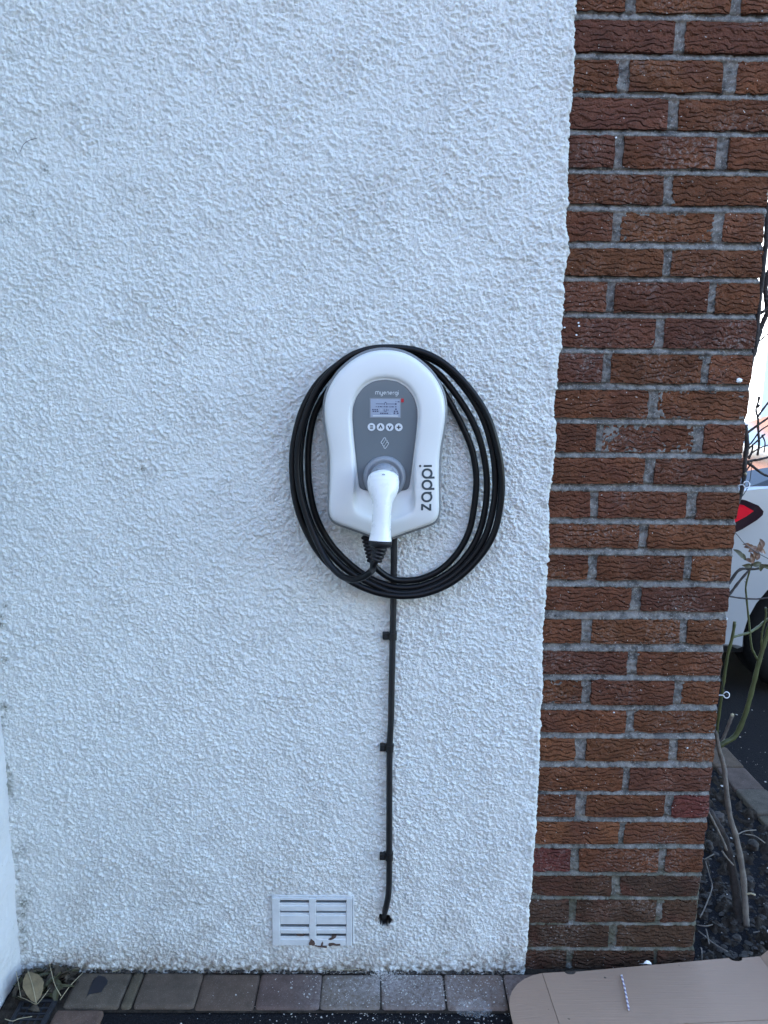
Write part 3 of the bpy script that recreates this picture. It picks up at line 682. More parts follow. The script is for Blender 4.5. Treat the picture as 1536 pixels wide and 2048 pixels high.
CT = [('o', 0.0052, 0.087), ('o', 0.0054, 0.0905), ('o', 0.0064, 0.0945), ('o', 0.0085, 0.0985), ('o', 0.011, 0.1015), ('o', 0.016, 0.1035), ('o', 0.024, 0.1052), ('m', 0.5, 0.1075), ('p', 0.010, 0.1080), ('p', 0.006, 0.1076), ('p', 0.003, 0.1062), ('p', 0.001, 0.1042), ('p', 0.0, 0.1028)]
def crad(k, kind, v_): return RO[k]-v_ if kind == 'o' else RP[k]+v_ if kind == 'p' else 0.5*(RO[k]-0.024)+0.5*(RP[k]+0.010)
RR = [[pt(crad(k, kd, v_), ANG[k], d_) for k in range(NA)] for kd, v_, d_ in CT]
for f_ in (0.25, 0.6, 0.85, 1.0):                                # wall of the opening and the scoop below the fascia
    ring = []
    for k in range(NA):
        r = RP[k]+(RF[k]+0.0006-RP[k])*f_; w = CW+r*math.cos(ANG[k]); ring.append(pt(r, ANG[k], min(0.1028, fd(w)-0.0002)))
    RR.append(ring)
rings('cover', MAT['white_plastic'], ch, RR)
RR = []
for f_ in (1.0, 0.97, 0.9, 0.8, 0.65, 0.5, 0.35, 0.2, 0.08):
    RR.append([pt(RF[k]*f_, ANG[k], fd(CW+RF[k]*f_*math.cos(ANG[k]))-(0.0006 if f_ == 1.0 else 0.0)) for k in range(NA)])
rings('control_panel', MAT['fascia_grey'], ch, RR, close_in=True)
def on_fas(X, Y, lift): u, w = uw(X, Y); return Vector((u, -(fd(w)+lift), w))
def on_cover(X, Y, lift):
    u, w = uw(X, Y); r = math.hypot(u, w-CW); k = int(round((math.atan2(u, w-CW) % (2*math.pi))/(2*math.pi)*NA)) % NA
    rs = [crad(k, kd, v_) for kd, v_, d_ in CT][::-1]; ds = [d_ for _, _, d_ in CT][::-1]
    return Vector((u, -(interp(r, rs, ds)+lift), w))
def panel(name, X0, Y0, X1, Y1, lift, mat, parent, to3=on_fas, n=3):
    bm = bmesh.new(); G = [[bm.verts.new(to3(X0+(X1-X0)*i/n, Y0+(Y1-Y0)*j/n, lift)) for j in range(n+1)] for i in range(n+1)]
    for i in range(n):
        for j in range(n): bm.faces.new((G[i][j], G[i][j+1], G[i+1][j+1], G[i+1][j]))
    per = [G[i][0] for i in range(n+1)]+[G[n][j] for j in range(1, n+1)]+[G[i][n] for i in range(n-1, -1, -1)]+[G[0][j] for j in range(n-1, 0, -1)]
    lo = [bm.verts.new(p.co+Vector((0, lift+0.0008, 0))) for p in per]
    for i in range(len(per)): k = (i+1) % len(per); bm.faces.new((per[i], per[k], lo[k], lo[i]))
    return from_bm(name, bm, mat, parent)
fr = panel('display_frame', 582, 366, 785, 494, 0.0006, MAT['socket_grey'], ch)
panel('display', 589, 373, 778, 488, 0.0010, MAT['lcd'], ch)
scr = [o for o in ch.children if o.name.startswith('display')][-1]
bm = bmesh.new()
def line(*p, w=3.5): ribbon(bm, p, w, on_fas, 0.0013)
line((622, 403), (675, 403)); line((695, 403), (742, 403)); line((678, 410), (678, 398), (685, 392), (692, 398), (692, 410))
line((750, 388), (754, 388), w=6); line((762, 389), (775, 389), w=6); line((744, 403), (756, 403), w=9)
for k in range(11): line((622+k*12.5, 421), (622+k*12.5+(5+3*(k % 3)), 421+(k % 2)), w=6)
for k in range(3): line((599+k*14, 440), (608+k*14, 440), w=7); line((601+k*14, 451), (611+k*14, 451), w=7)
line((676, 434), (676, 450), (690, 450), (690, 434)); line((701, 436), (701, 447))
for k in range(5): line((650+k*11, 463), (658+k*11, 463), w=8)
for X_, Y_ in ((752, 436), (744, 450), (760, 450), (742, 462), (764, 462)): line((X_-5, Y_), (X_+5, Y_), w=9)
from_bm('display_figures', bm, MAT['lcd_ink'], scr)
panel('display_glint_bar', 603, 476, 766, 483, 0.0013, MAT['lcd_pale'], scr)
panel('status_light', 785, 368, 802, 392, 0.0012, MAT['red_plastic'], ch)
SYM = {0: [[(-10,-9),(10,-9)], [(-10,0),(10,0)], [(-10,9),(10,9)]], 1: [[(-11,9),(0,-11),(11,9)]], 2: [[(-11,-9),(0,11),(11,-9)]], 3: [[(-13,0),(13,0)], [(0,-13),(0,13)]]}
for k, X_ in enumerate((594, 653, 712, 771)):
    bm = bmesh.new(); disc(bm, (X_, 552), 25, on_fas, 0.0012, 24); bt = from_bm('button', bm, MAT['button_white'], ch)
    bm = bmesh.new()
    for s_ in SYM[k]: ribbon(bm, [(X_+a_, 552+b_) for a_, b_ in s_], 7.5 if k else 5.5, on_fas, 0.0015)
    from_bm('symbol', bm, MAT['dark_print'], bt)
bm = bmesh.new()                                                 # emblem: three slanted links
def caps(cx, cy, L, r, ang_): 
    p = []
    for k in range(16):
        a_ = 2*math.pi*k/16; x = math.cos(a_)*r+(L if math.cos(a_) > 0 else -L); y = math.sin(a_)*r
        p.append((cx+x*math.cos(ang_)-y*math.sin(ang_), cy+x*math.sin(ang_)+y*math.cos(ang_)))
    return p
for cx, cy in ((672, 641), (681, 655), (690, 670)): ribbon(bm, caps(cx, cy, 14, 8, R(-58)), 3.4, on_fas, 0.0009, closed=True)
from_bm('emblem', bm, MAT['pale_print'], ch)
# maker's lettering on the fascia: monoline strokes
def arc(cx, cy, r, a0, a1, n=9): return [(cx+r*math.cos(R(a0+(a1-a0)*k/n)), cy+r*math.sin(R(a0+(a1-a0)*k/n))) for k in range(n+1)]
bm = bmesh.new(); wl = 3.4; B0 = 344                             # baseline Y
def st_(*p): ribbon(bm, list(p), wl, on_fas, 0.0009)
x = 620
st_((x, B0), (x, B0-16)); st_(*arc(x+6, B0-13, 6, 180, 360), (x+12, B0)); st_(*arc(x+18, B0-13, 6, 180, 360), (x+24, B0)); x += 31
st_((x, B0-18), (x, B0-8), *arc(x+7, B0-7, 7, 180, 0)[1:], (x+14, B0-18)); st_((x+14, B0-10), (x+14, B0+3), *arc(x+8, B0+3, 6, 0, 140)); x += 21
def e_(x): st_((x, B0-9), (x+15, B0-9), *arc(x+7.5, B0-9, 7.5, 0, -290, 12))
e_(x); x += 21
st_((x, B0), (x, B0-12), *arc(x+6.5, B0-11, 6.5, 180, 360), (x+13, B0)); x += 19
e_(x); x += 21
st_((x, B0), (x, B0-11), *arc(x+7, B0-10, 7, 180, 280)); x += 12
st_(*arc(x+7.5, B0-9, 7.5, 0, 350, 14)); st_((x+15, B0-18), (x+15, B0+2), *arc(x+9, B0+3, 6, 0, 140)); x += 22
st_((x, B0), (x, B0-17)); disc(bm, (x, B0-24), 2.4, on_fas, 0.0009, 8)
from_bm('maker_lettering', bm, MAT['pale_print'], ch)
# name on the right of the cover, read from the bottom up
bm = bmesh.new(); wz = 13.5
def sz(*p): ribbon(bm, list(p), wz, on_cover, 0.0007)
disc(bm, (911, 797), 7.5, on_cover, 0.0007, 14); sz((934, 797), (988, 797))
for Ys in (873, 947):
    sz((1007, Ys), (955, Ys), *arc(955, Ys-27, 27, 90, 270, 12)[1:], *arc(960, Ys-27, 27, -90, 72, 10))
sz((988, 972), (955, 972), *arc(955, 1000, 28, -90, -270, 12)[1:], *arc(960, 1000, 28, 90, -75+0, 10))
sz((927, 1088), (927, 1046)); sz((927, 1050), (981, 1086)); sz((981, 1090), (981, 1046))
from_bm('product_lettering', bm, MAT['dark_print'], ch)
# socket ring
su, sw = uw(679, 880)
def lathe_y(name, prof, mat, parent, cu, cw, n=48, tilt=0.0):
    V, F = [], []
    for r, d_ in prof:
        for k in range(n):
            a_ = 2*math.pi*k/n; V.append((cu+r*math.cos(a_), -d_, cw+r*math.sin(a_)-tilt*(d_-prof[0][1])))
    for j in range(len(prof)-1):
        for k in range(n): F.append((j*n+k, (j+1)*n+k, (j+1)*n+(k+1) % n, j*n+(k+1) % n))
    F.append(tuple((len(prof)-1)*n+k for k in range(n))[::-1])
    return obj(name, V, F, mat, parent, True)
sk = lathe_y('socket', [(0.0455, 0.080), (0.0455, 0.0905), (0.0440, 0.0935), (0.0405, 0.0965), (0.0385, 0.0972), (0.0355, 0.0965), (0.0338, 0.0945), (0.0325, 0.0940)], MAT['socket_grey'], ch, su, sw)
lathe_y('socket_collar', [(0.0305, 0.0935), (0.0305, 0.108), (0.0295, 0.1105), (0.024, 0.1115)], MAT['socket_grey'], sk, su, sw)
# brand seam and two cover screws hidden low on the rim are not visible: left out

# ---- tethered cable with its plug
def cp(X, Y, d): return at(560+X/3.268, 680+Y/3.268, -d)
cab = thing('charging_cable', 'black charging cable coiled round the charger, white plug in its socket', 'cable', (C0.x, -0.03, 1.02))
def sect(path, rad, n, mat, name, parent, pw=2.0, cap=True, flat=Vector((1, 0, 0))):
    V, F = tube(path, rad, n, cap, flat=flat); return localise(obj(name, V, F, mat, None, True), parent)
# plug body: neck leaves the socket, turns down into the handle
hs = Vector((C0.x+su, 0, C0.z+sw))
sect([Vector((hs.x, -0.100, hs.z+0.003)), Vector((hs.x, -0.120, hs.z)), Vector((hs.x, -0.140, hs.z-0.004)), Vector((hs.x, -0.158, hs.z-0.010))], [0.0245, 0.0240, 0.0232, 0.0215], 28, MAT['socket_grey'], 'plug_neck', cab)
HB = [(860,.1500,38,.013),(864,.1505,62,.0185),(874,.1515,82,.0235),(892,.1530,97,.0270),(925,.1560,104,.0285),(962,.1610,102.5,.0275),(992,.1655,96,.0255),(1015,.1690,86,.0235),(1038,.1720,74,.0218),(1062,.1745,65.5,.0206),(1110,.1775,61,.0196),(1180,.1800,62.5,.0192),(1240,.1825,65.5,.0195),(1285,.1845,71,.0205),(1316,.1860,76.5,.0222)]
pp = catmull([cp(interp(q[0], [860, 985, 1316], [676, 674, 655]), q[0], q[1]) for q in HB], 4); i0 = 0
rr2 = []
for i in range(len(pp)):
    f_ = i/4; k = min(int(f_), len(HB)-2); t_ = f_-k; q_ = [HB[k][m]*(1-t_)+HB[k+1][m]*t_ for m in (1, 2, 3)]
    rr2.append((q_[1]/3.268*(1.6525-q_[0])/FPX*1.012, q_[2]))
plug = sect(pp, rr2, 36, MAT['plug_white'], 'plug_handle', cab)
# release catch on top of the plug
bm = bmesh.new(); pk = cp(677, 842, 0.153)
bmesh.ops.create_uvsphere(bm, u_segments=20, v_segments=10, radius=1.0)
for v_ in bm.verts:
    v_.co = Vector((pk.x+0.0178*v_.co.x, pk.y+0.011*v_.co.y, pk.z-0.001+0.0078*v_.co.z))
localise(from_bm('release_catch', bm, MAT['socket_grey'], None, True), cab)
im = 12; tm = (pp[im+1]-pp[im-1]).normalized(); nm = Vector((0, -1, 0)); nm = (nm-tm*nm.dot(tm)).normalized(); bm = bmesh.new()
def mk(u_, v_, l_): return pp[im]+nm*(rr2[im][1]-0.0002+l_-0.5*u_*u_/rr2[im][0])+Vector((u_, 0, 0))-tm*v_
for s_ in (-1, 1): ribbon(bm, [(-0.0030, -0.0014*s_), (0.0, 0.0014*s_), (0.0030, -0.0014*s_)], 0.0009, mk, 0.0006)
localise(from_bm('plug_mark', bm, MAT['socket_grey'], None), cab)
# black end collar and ribbed boot
e0 = pp[-1]; dn = (pp[-1]-pp[-3]).normalized(); side = Vector((-0.20, 0.20, 0)); dn2 = (dn+Vector((-0.10, 0.10, 0))).normalized()
col_p = [e0-dn*0.001, e0+dn*0.003, e0+dn*0.010, e0+dn*0.0125]
sect(col_p, [(0.0234, 0.0228), (0.0238, 0.0232), (0.0234, 0.0226), (0.018, 0.018)], 28, MAT['black_rubber'], 'end_collar', cab)
bp, br = [], []
for k in range(25):
    f_ = k/24; bp.append(e0+dn*0.010+dn2*(0.030*f_)+Vector((-0.004*f_*f_, 0, 0))); br.append(0.0150-0.0035*f_+(0.0013 if (k//3) % 2 else 0))
boot_end = bp[-1]
sect(bp, br, 20, MAT['black_rubber'], 'ribbed_boot', cab)
# gland under the case
g0, g1 = cp(566, 1276, 0.052), cp(604, 1448, 0.048); gp, gr = [], []
for k in range(43):
    f_ = k/42; gp.append(g0.lerp(g1, f_)); gr.append(0.0098-0.0015*f_+(0.0034 if k % 6 in (2, 3, 4) else 0))
sect(gp, gr, 16, MAT['black_rubber'], 'cable_gland', cab)
# the coil: one long path, four turns round the narrow back of the case
K = [(604,1448,.048),(640,1500,.046),(720,1555,.040),(800,1572,.034)]
def turn(p, d, d1=None):
    n_ = len(p); return [(x_, y_, d+((d1 if d1 is not None else d)-d)*i/n_) for i, (x_, y_) in enumerate(p)]
K += turn([(920,1560),(1050,1500),(1160,1390),(1235,1250),(1270,1080),(1283,900),(1255,720),(1190,560),(1110,410),(1010,260),(860,140),(690,110),(520,145),(390,240),(300,350),(232,470),(195,620),(183,800),(195,980),(235,1150),(310,1300),(420,1430),(560,1540)], .030, .030)
K += turn([(720,1608),(880,1615),(1040,1560),(1180,1455),(1285,1300),(1338,1120),(1352,920),(1325,720),(1262,540),(1160,370),(1030,215),(870,112),(690,78),(540,100),(400,170),(275,290),(182,470),(142,650),(130,820),(148,1020),(203,1200),(290,1350),(420,1490),(580,1585)], .036, .045)
K += turn([(740,1648),(900,1645),(1080,1575),(1230,1450),(1338,1290),(1393,1100),(1408,920),(1388,720),(1325,510),(1215,325),(1065,170),(885,85),(700,60),(530,85),(375,165),(240,290),(145,460),(92,660),(80,840),(102,1050),(162,1230),(268,1410),(420,1550),(600,1640)], .050, .056)
K += turn([(790,1674),(970,1652),(1145,1570),(1295,1430),(1395,1270),(1440,1080),(1448,900),(1422,710),(1352,490),(1225,300),(1068,150),(905,72),(720,50),(560,66),(420,130),(285,260),(190,430),(130,620),(112,800)], .060, .062)
K += [(128,980,.066),(178,1160,.072),(248,1330,.083),(315,1450,.098),(385,1530,.117),(465,1565,.137),(540,1550,.153),(600,1507,.167)]
coil = [cp(*k) for k in K]
be = boot_end
coil += [be+Vector((-0.0045, 0.002, -0.010)), be+Vector((0.001, 0, 0.004))]
ck = catmull(coil, 7)
sect(ck, 0.0073, 12, MAT['black_cable'], 'cable', cab)

# ---- supply cable down the wall, clips, hole
sup = [(788,1062,.036),(788,1090,.032),(787,1190,.0275),(785.5,1270,.0265),(783.8,1350,.0265),(782,1440,.0265),(779.5,1490,.0265),(778.8,1580,.0265),(778.5,1690,.0265),(778.6,1740,.0265),(778,1768,.027),(776.4,1792,.026),(772.5,1812,.022),(769,1828,.010),(767.5,1835,-.008)]
V, F = tube(catmull([at(a_, b_, -d_) for a_, b_, d_ in sup], 6), 0.0074, 12)
tag(obj('supply_cable', V, F, MAT['old_cable'], None, True), 'straight black supply cable clipped down the white wall', 'cable')
CL = ['black cable clip nearest below the coil', 'middle black cable clip on the supply cable', 'lowest black cable clip, above the drilled hole']
for k, (px, py) in enumerate(((779.5, 1272), (776, 1496), (773.3, 1713))):
    c_ = at(px, py, -0.026); cx = at(interp(py, [s[1] for s in sup], [s[0] for s in sup]), py, -0.0265).x
    cl = thing('cable_clip', CL[k], 'clip', (cx, -0.018, c_.z), 'clips holding the supply cable')
    V, F = [], []; n_ = 10; hh = 0.0085
    prof = [(-0.0086, 0.003)]+[(-0.0096*math.cos(math.pi*i/n_), -0.0085-0.0096*math.sin(math.pi*i/n_)) for i in range(n_+1)]+[(0.0096, 0.003)]
    inn = [(0.0078, 0.003)]+[(0.0076*math.cos(math.pi*i/n_), -0.0085-0.0076*math.sin(math.pi*i/n_)) for i in range(n_+1)]+[(-0.0078, 0.003)]
    poly = prof+inn; m_ = len(poly)
    for z_ in (-hh, hh): V += [(a_, b_, z_) for a_, b_ in poly]
    F += [(i, (i+1) % m_, m_+(i+1) % m_, m_+i) for i in range(m_)]+[tuple(range(m_))[::-1], tuple(range(m_, 2*m_))]
    obj('saddle', V, F, MAT['clip_plastic'], cl)
    lugm = boxo('nail_lug', (-0.0235, -0.0125, -0.0078), (-0.0095, 0.003, 0.0078), MAT['clip_plastic'], cl, 0.0015)
    V, F = tube([(-0.0165, -0.0120, 0), (-0.0165, -0.0140, 0)], 0.0032, 10); obj('nail_head', V, F, MAT['grate_iron'], lugm)
    cl.rotation_euler = (0, R((-1.0, 1.5, 0.5)[k]), 0)

# ---- air vent
vc = Vector(((va.x+vb.x)/2, -0.016, vb.z)); W_, H_ = vb.x-va.x, va.z-vb.z
vent = thing('air_vent', 'painted louvred air vent with flaking lower edge, low on the wall', 'vent', vc)
sx = W_/160.0; sz_ = H_/95.0
def vx(px): return (px-624)*sx
def vz(py): return (1887-py)*sz_
rowsY = [(1797, 1807.5), (1818, 1826.5), (1844.5, 1855), (1863, 1874)]
cols = [(559.6, 618), (632, 692.5)]
bm = bmesh.new(); y0, y1 = -0.0075, 0.020
bm.free()
for a_, b_ in ((544, 559.6), (692.5, 704)): boxo('frame_side', (vx(a_), y0, vz(1887)), (vx(b_), y1, vz(1792)), MAT['vent_paint'], vent, 0.0012, 1)
boxo('mullion', (vx(618), y0+0.0005, vz(1886)), (vx(632), y1, vz(1793)), MAT['vent_paint'], vent, 0.0012, 1)
for ca, cb in cols:
    edges = [1792]+[q for r_ in rowsY for q in r_]+[1887]
    for i in range(0, len(edges), 2):
        boxo('bar', (vx(ca)+0.0002, y0+0.0009, vz(edges[i+1])), (vx(cb)-0.0002, y1-0.001, vz(edges[i])), MAT['vent_paint'], vent, 0.0010, 1)
    for (ya, yb2) in rowsY:                                       # sloping louvre blade inside each slot
        za, zb2 = vz(ya)-0.001, vz(yb2)
        hz_ = za-zb2
        top_ = zb2+hz_*rng.uniform(0.42, 0.56)
        boxo('louvre', (vx(ca)-0.001, -0.0045, zb2-0.002), (vx(cb)+0.001, -0.0020, top_), MAT['vent_paint'], vent, 0.0008, 1)
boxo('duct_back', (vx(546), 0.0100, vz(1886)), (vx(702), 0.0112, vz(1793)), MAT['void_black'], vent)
def chip(pts_, y_=-0.0081):
    q = [(vx(520+a_/4.8), y_, vz(1760+b_/4.8)) for a_, b_ in pts_]; n_ = len(q)
    V = q+[(a_, 0.0, c_) for a_, b_, c_ in q]
    obj('bare_patch', V, [tuple(range(n_))]+[(i, (i+1) % n_, n_+(i+1) % n_, n_+i) for i in range(n_)], MAT['terracotta'], vent)
chip([(488,540),(500,548),(520,562),(528,590),(510,606),(488,598),(470,602),(466,585),(476,568)])
chip([(600,565),(606,580),(600,605),(582,604),(586,585)])
chip([(660,582),(700,578),(735,590),(770,588),(772,602),(735,606),(700,600),(668,612),(655,600)])
chip([(690,512),(735,508),(728,526),(700,545),(680,552),(655,548),(684,535)], -0.0072)
chip([(345,500),(400,498),(430,508),(390,516),(355,512)], -0.0072)
chip([(520,606),(580,608),(640,616),(640,626),(560,618)])
bm = bmesh.new()                                                  # raised cement bead round the frame
for (a_, b_) in (((vx(541), vz(1791)), (vx(707), vz(1790.5))), ((vx(706), vz(1791)), (vx(706.5), vz(1889)))):
    V, F = tube([(a_[0]+(b_[0]-a_[0])*i/12, -0.0005+0.0006*math.sin(i*2.1), a_[1]+(b_[1]-a_[1])*i/12+0.0005*math.sin(i*1.7)) for i in range(13)], 0.0024, 6)
    vv_ = [bm.verts.new(p) for p in V]
    for f in F: bm.faces.new([vv_[i] for i in f])
from_bm('paint_bead', bm, MAT['vent_paint'], vent, True)

# ---- drain grate in the corner
gx0, gx1, gy0, gy1 = onz(36, 2005).x+0.004, onz(112, 2005).x, -0.245, onz(60, 2000).y+0.0
gy1 = -0.103
gr_ = thing('drain_grate', 'dark plastic drain grating in the left corner under dead leaves', 'grate', ((gx0+gx1)/2, (gy0+gy1)/2, 0))
def lb(name, a_, b_, parent=gr_, bev=0.001): return localise(boxo(name, a_, b_, MAT['grate_iron'], None, bev, 1), parent)
for a_, b_ in (((gx0, gy0, -0.02), (gx1, gy0+0.008, 0.0)), ((gx0, gy1-0.008, -0.02), (gx1, gy1, 0.0)), ((gx0, gy0+0.0082, -0.02), (gx0+0.009, gy1-0.0082, -0.0002)), ((gx1-0.012, gy0+0.0082, -0.02), (gx1, gy1-0.0082, -0.0002))): lb('rim', a_, b_)
nb = 8
for i in range(1, nb): y_ = gy0+0.008+(gy1-gy0-0.016)*i/nb; lb('bar', (gx0+0.009, y_-0.0022, -0.014), (gx1-0.012, y_+0.0022, -0.002))
for i in range(1, 4): x_ = gx0+0.009+(gx1-gx0-0.021)*i/4; lb('cross_bar', (x_-0.0022, gy0+0.0085, -0.016), (x_+0.0022, gy1-0.0085, -0.0045))
localise(obj('sump', [(gx0, gy0, -0.0095), (gx1, gy0, -0.0095), (gx1, gy1, -0.0095), (gx0, gy1, -0.0095)], [(0, 1, 2, 3)], MAT['void_black']), gr_)

# ---- dead leaves and straws in the corner
def leaf_mesh(L, W, curl, rg, n=8):
    V, F = [], []
    for i in range(n+1):
        t_ = i/n; hw = W*math.sin(math.pi*t_**0.85)**0.75*(1+rg.uniform(-.05, .05)) if 0 < i < n else 0.0006
        zc = curl*math.sin(t_*math.pi)*L
        for s_ in (-1, -0.5, 0, 0.5, 1): V.append((hw*s_, (t_-0.5)*L, zc+abs(s_)*hw*0.35+(0.0 if s_ else -0.001)+rg.gauss(0, 0.0007)))
    for i in range(n):
        for j in range(4): F.append((i*5+j, i*5+j+1, (i+1)*5+j+1, (i+1)*5+j))
    return V, F
rl = random.Random(5)
lc = onz(64, 1974, 0.026)
V, F = leaf_mesh(0.088, 0.0225, 0.06, rl, 12)
bl = obj('dead_leaf', V, F, MAT['dry_leaf'], None, True); bl.location = lc; bl.rotation_euler = (R(14), R(10), R(38))
tag(bl, 'large olive-brown dead leaf beside the drain grating', 'leaf')
vn = []
V, F = tube([(0, -0.046+0.092*i/8, 0.0060*math.sin(math.pi*i/8)+0.0004) for i in range(9)], 0.0009, 5); obj('midrib', V, F, MAT['straw'], bl)
V, F = [], []
Vb, Fb = [], []
for i in range(130):
    x, y = WX0+0.012+abs(rl.gauss(0, 0.075)), -0.03-abs(rl.gauss(0, 0.05))
    if x > -1.36 or (x-WX0)+(-y)*0.5 > 0.17: continue
    if gx0-0.0 < x < gx1 and y < gy1-0.012 and rl.random() < 0.9: continue
    lv, lf = leaf_mesh(rl.uniform(0.02, 0.060), rl.uniform(0.003, 0.009), rl.uniform(-0.1, 0.2), rl, 5)
    Mx = Matrix.Translation((x, y, rl.uniform(0.0, 0.016))) @ Matrix.Rotation(rl.uniform(0, 6.3), 4, 'Z') @ Matrix.Rotation(rl.gauss(0, 0.45), 4, 'X') @ Matrix.Rotation(rl.gauss(0, 0.5), 4, 'Y')
    T = (V, F) if rl.random() < 0.6 else (Vb, Fb); b0 = len(T[0]); T[0].extend([Mx @ Vector(p) for p in lv]); T[1].extend([tuple(b0+q for q in f) for f in lf])
tag(obj('leaf_litter', V, F, MAT['brown_leaf'], None, True), 'heap of brown leaf litter in the left corner', 'leaves', kind='stuff')
tag(obj('leaf_litter', Vb, Fb, MAT['leaf_green'], None, True), 'olive leaf blades mixed into the litter in the corner', 'leaves', kind='stuff')
tag(obj('corner_soil', [(WX0-0.01, -0.40, -0.006), (-1.345, -0.40, -0.006), (-1.345, 0.0, -0.006), (WX0-0.01, 0.0, -0.006)], [(0, 1, 2, 3)], MAT['soil']), kind='structure')
STR = [([(98,1922,.05),(103,1945,.045),(110,1970,.03),(122,1992,.01)], 'long curved straw standing against the wall above the litter'), ([(32,1942,.05),(36,1962,.04),(42,1995,.02)], 'short straw leaning in the corner over the big leaf'), ([(35,1992,.012),(55,2000,.014),(71,2008,.012),(80,2002,.012),(100,1976,.014)], 'bent straw lying across the edge of the drain grating'), ([(10,2038,.012),(25,2042,.012),(40,2037,.012),(64,2033,.012)], 'pale straw lying on the near left of the grating'), ([(120,2000,.01),(140,1972,.012),(165,1946,.014)], 'straw beside the tar stained paver'), ([(224,1944,.004),(240,1939,.006)], 'short straw on the paver at the wall foot, right of the stain'), ([(615,1936,.004),(665,1940,.004),(720,1939,.004)], 'long thin straw at the wall foot under the vent')]
for p, lab in STR:
    V, F = tube(catmull([onz(a_, b_, z_) for a_, b_, z_ in p], 5), 0.0008, 5); tag(obj('dry_straw', V, F, MAT['straw'], None, True), lab, 'straw', 'straws at the wall foot')
# curved hair-thin stem stuck to the wall
V, F = tube(catmull([at(41, 303, -.0195), at(47, 289, -.0205), at(58, 281, -.021), at(75, 276, -.0195)], 5), 0.00045, 5)
tag(obj('dry_grass_stalk', V, F, MAT['dark_bark'], None, True), 'thin curved dark stem stuck high on the white wall at left', 'stem')

# ---- clear plastic film on the paving
pf = onz(945, 2018, 0.006); rf = random.Random(9); n_ = 14
V = [(pf.x+(i/n_-0.5)*0.09+rf.gauss(0, 0.002), pf.y+(j/n_-0.5)*0.055+rf.gauss(0, 0.002), 0.004+abs(rf.gauss(0, 0.0035))) for i in range(n_+1) for j in range(n_+1)]
F = [(i*(n_+1)+j, (i+1)*(n_+1)+j, (i+1)*(n_+1)+j+1, i*(n_+1)+j+1) for i in range(n_) for j in range(n_) if ((i/n_-0.5)/0.5)**2+((j/n_-0.5)/0.5)**2 < 1]
tag(obj('plastic_film', V, F, MAT['film']), 'crumpled scrap of clear plastic film on the paver edge', 'film')

# ---- flattened cardboard box
ZC = 0.034
card = thing('cardboard_box', 'flattened brown cardboard box lying against the foot of the pillar', 'box', (0.1, -0.25, 0))
def slab(name, pts_, z0, z1, mat, parent, tilt=None):
    n_ = len(pts_); zf = tilt or (lambda x, y: 0)
    V = [(x, y, z1+zf(x, y)) for x, y in pts_]+[(x, y, z0+zf(x, y)) for x, y in pts_]
    return localise(obj(name, V, [tuple(range(n_)), tuple(range(n_, 2*n_))[::-1]]+[(i, n_+i, n_+(i+1) % n_, (i+1) % n_) for i in range(n_)], mat), parent)
def oc(px, py): p = onz(px, py, ZC); return (p.x, p.y)
A = oc(1085, 1946); B = oc(1119, 2048); Bx = (A[0]+(B[0]-A[0])*3.2, A[1]+(B[1]-A[1])*3.2)
def notch(px, py, r):
    c_ = oc(px, py); l_, r_ = oc(px-r, py+0.4), oc(px+r, py-0.4); w_ = (r_[0]-l_[0])/2
    return [(c_[0]+w_*math.cos(R(a_)), c_[1]+w_*0.62*math.sin(R(a_))) for a_ in (180, 205, 230, 255, 285, 310, 335, 360)]
TR = oc(1519, 1912.5)
TRX = (TR[0]+0.004, TR[1]-0.5)
edge_pts = [A]+notch(1140, 1943.5, 11)+notch(1471, 1916, 13)[0:8]+[TR]
# front fold about level with the foot of the frame
Fl, Fr = oc(1300, 2050), oc(1536, 2039); sl_ = (Fr[1]-Fl[1])/(Fr[0]-Fl[0])
def fold_y(x): return Fl[1]+sl_*(x-Fl[0])
kx = (Bx[0]-A[0])/(Bx[1]-A[1])
xb = A[0]+kx*(fold_y(A[0])-A[1]); rb = (xb, fold_y(xb)); rr_ = (TR[0]+0.01, fold_y(TR[0]+0.01))
main = slab('panel', [rb, rr_, TR]+edge_pts[::-1][1:], ZC-0.004, ZC, MAT['cardboard'], card)
lf_ = []
for px, py in ((1085,1946),(1068,1948),(1050,1954),(1036,1963),(1026,1975),(1020.5,1988),(1020,2003),(1023,2020),(1030,2048)): lf_.append(oc(px, py))
e_d = (lf_[-1][0]-lf_[-2][0], lf_[-1][1]-lf_[-2][1]); lf_.append((lf_[-1][0]+e_d[0]*2, lf_[-1][1]+e_d[1]*2)); 
slab('side_flap', [(x-0.0012, y) for x, y in lf_]+[(A[0]+kx*(lf_[-1][1]-A[1])-0.0012, lf_[-1][1])], ZC-0.0045, ZC-0.0004, MAT['cardboard'], card, lambda x, y: -0.10*max(0, (A[0]+kx*(y-A[1]))-x))
slab('front_flap', [(rb[0], rb[1]-0.0015), (rb[0]+0.06, rb[1]-0.32), (rr_[0], rr_[1]-0.32), (rr_[0], rr_[1]-0.0015)], ZC-0.0042, ZC-0.0003, MAT['cardboard'], card, lambda x, y: -0.06*max(0, fold_y(x)-y))
slab('lower_panel', [(rb[0]+0.02, rb[1]-0.25), (rr_[0]-0.01, rr_[1]-0.25), (TR[0]-0.01, TR[1]-0.02), (A[0]+0.06, A[1]-0.03)], 0.0015, ZC-0.006, MAT['cardboard'], card)
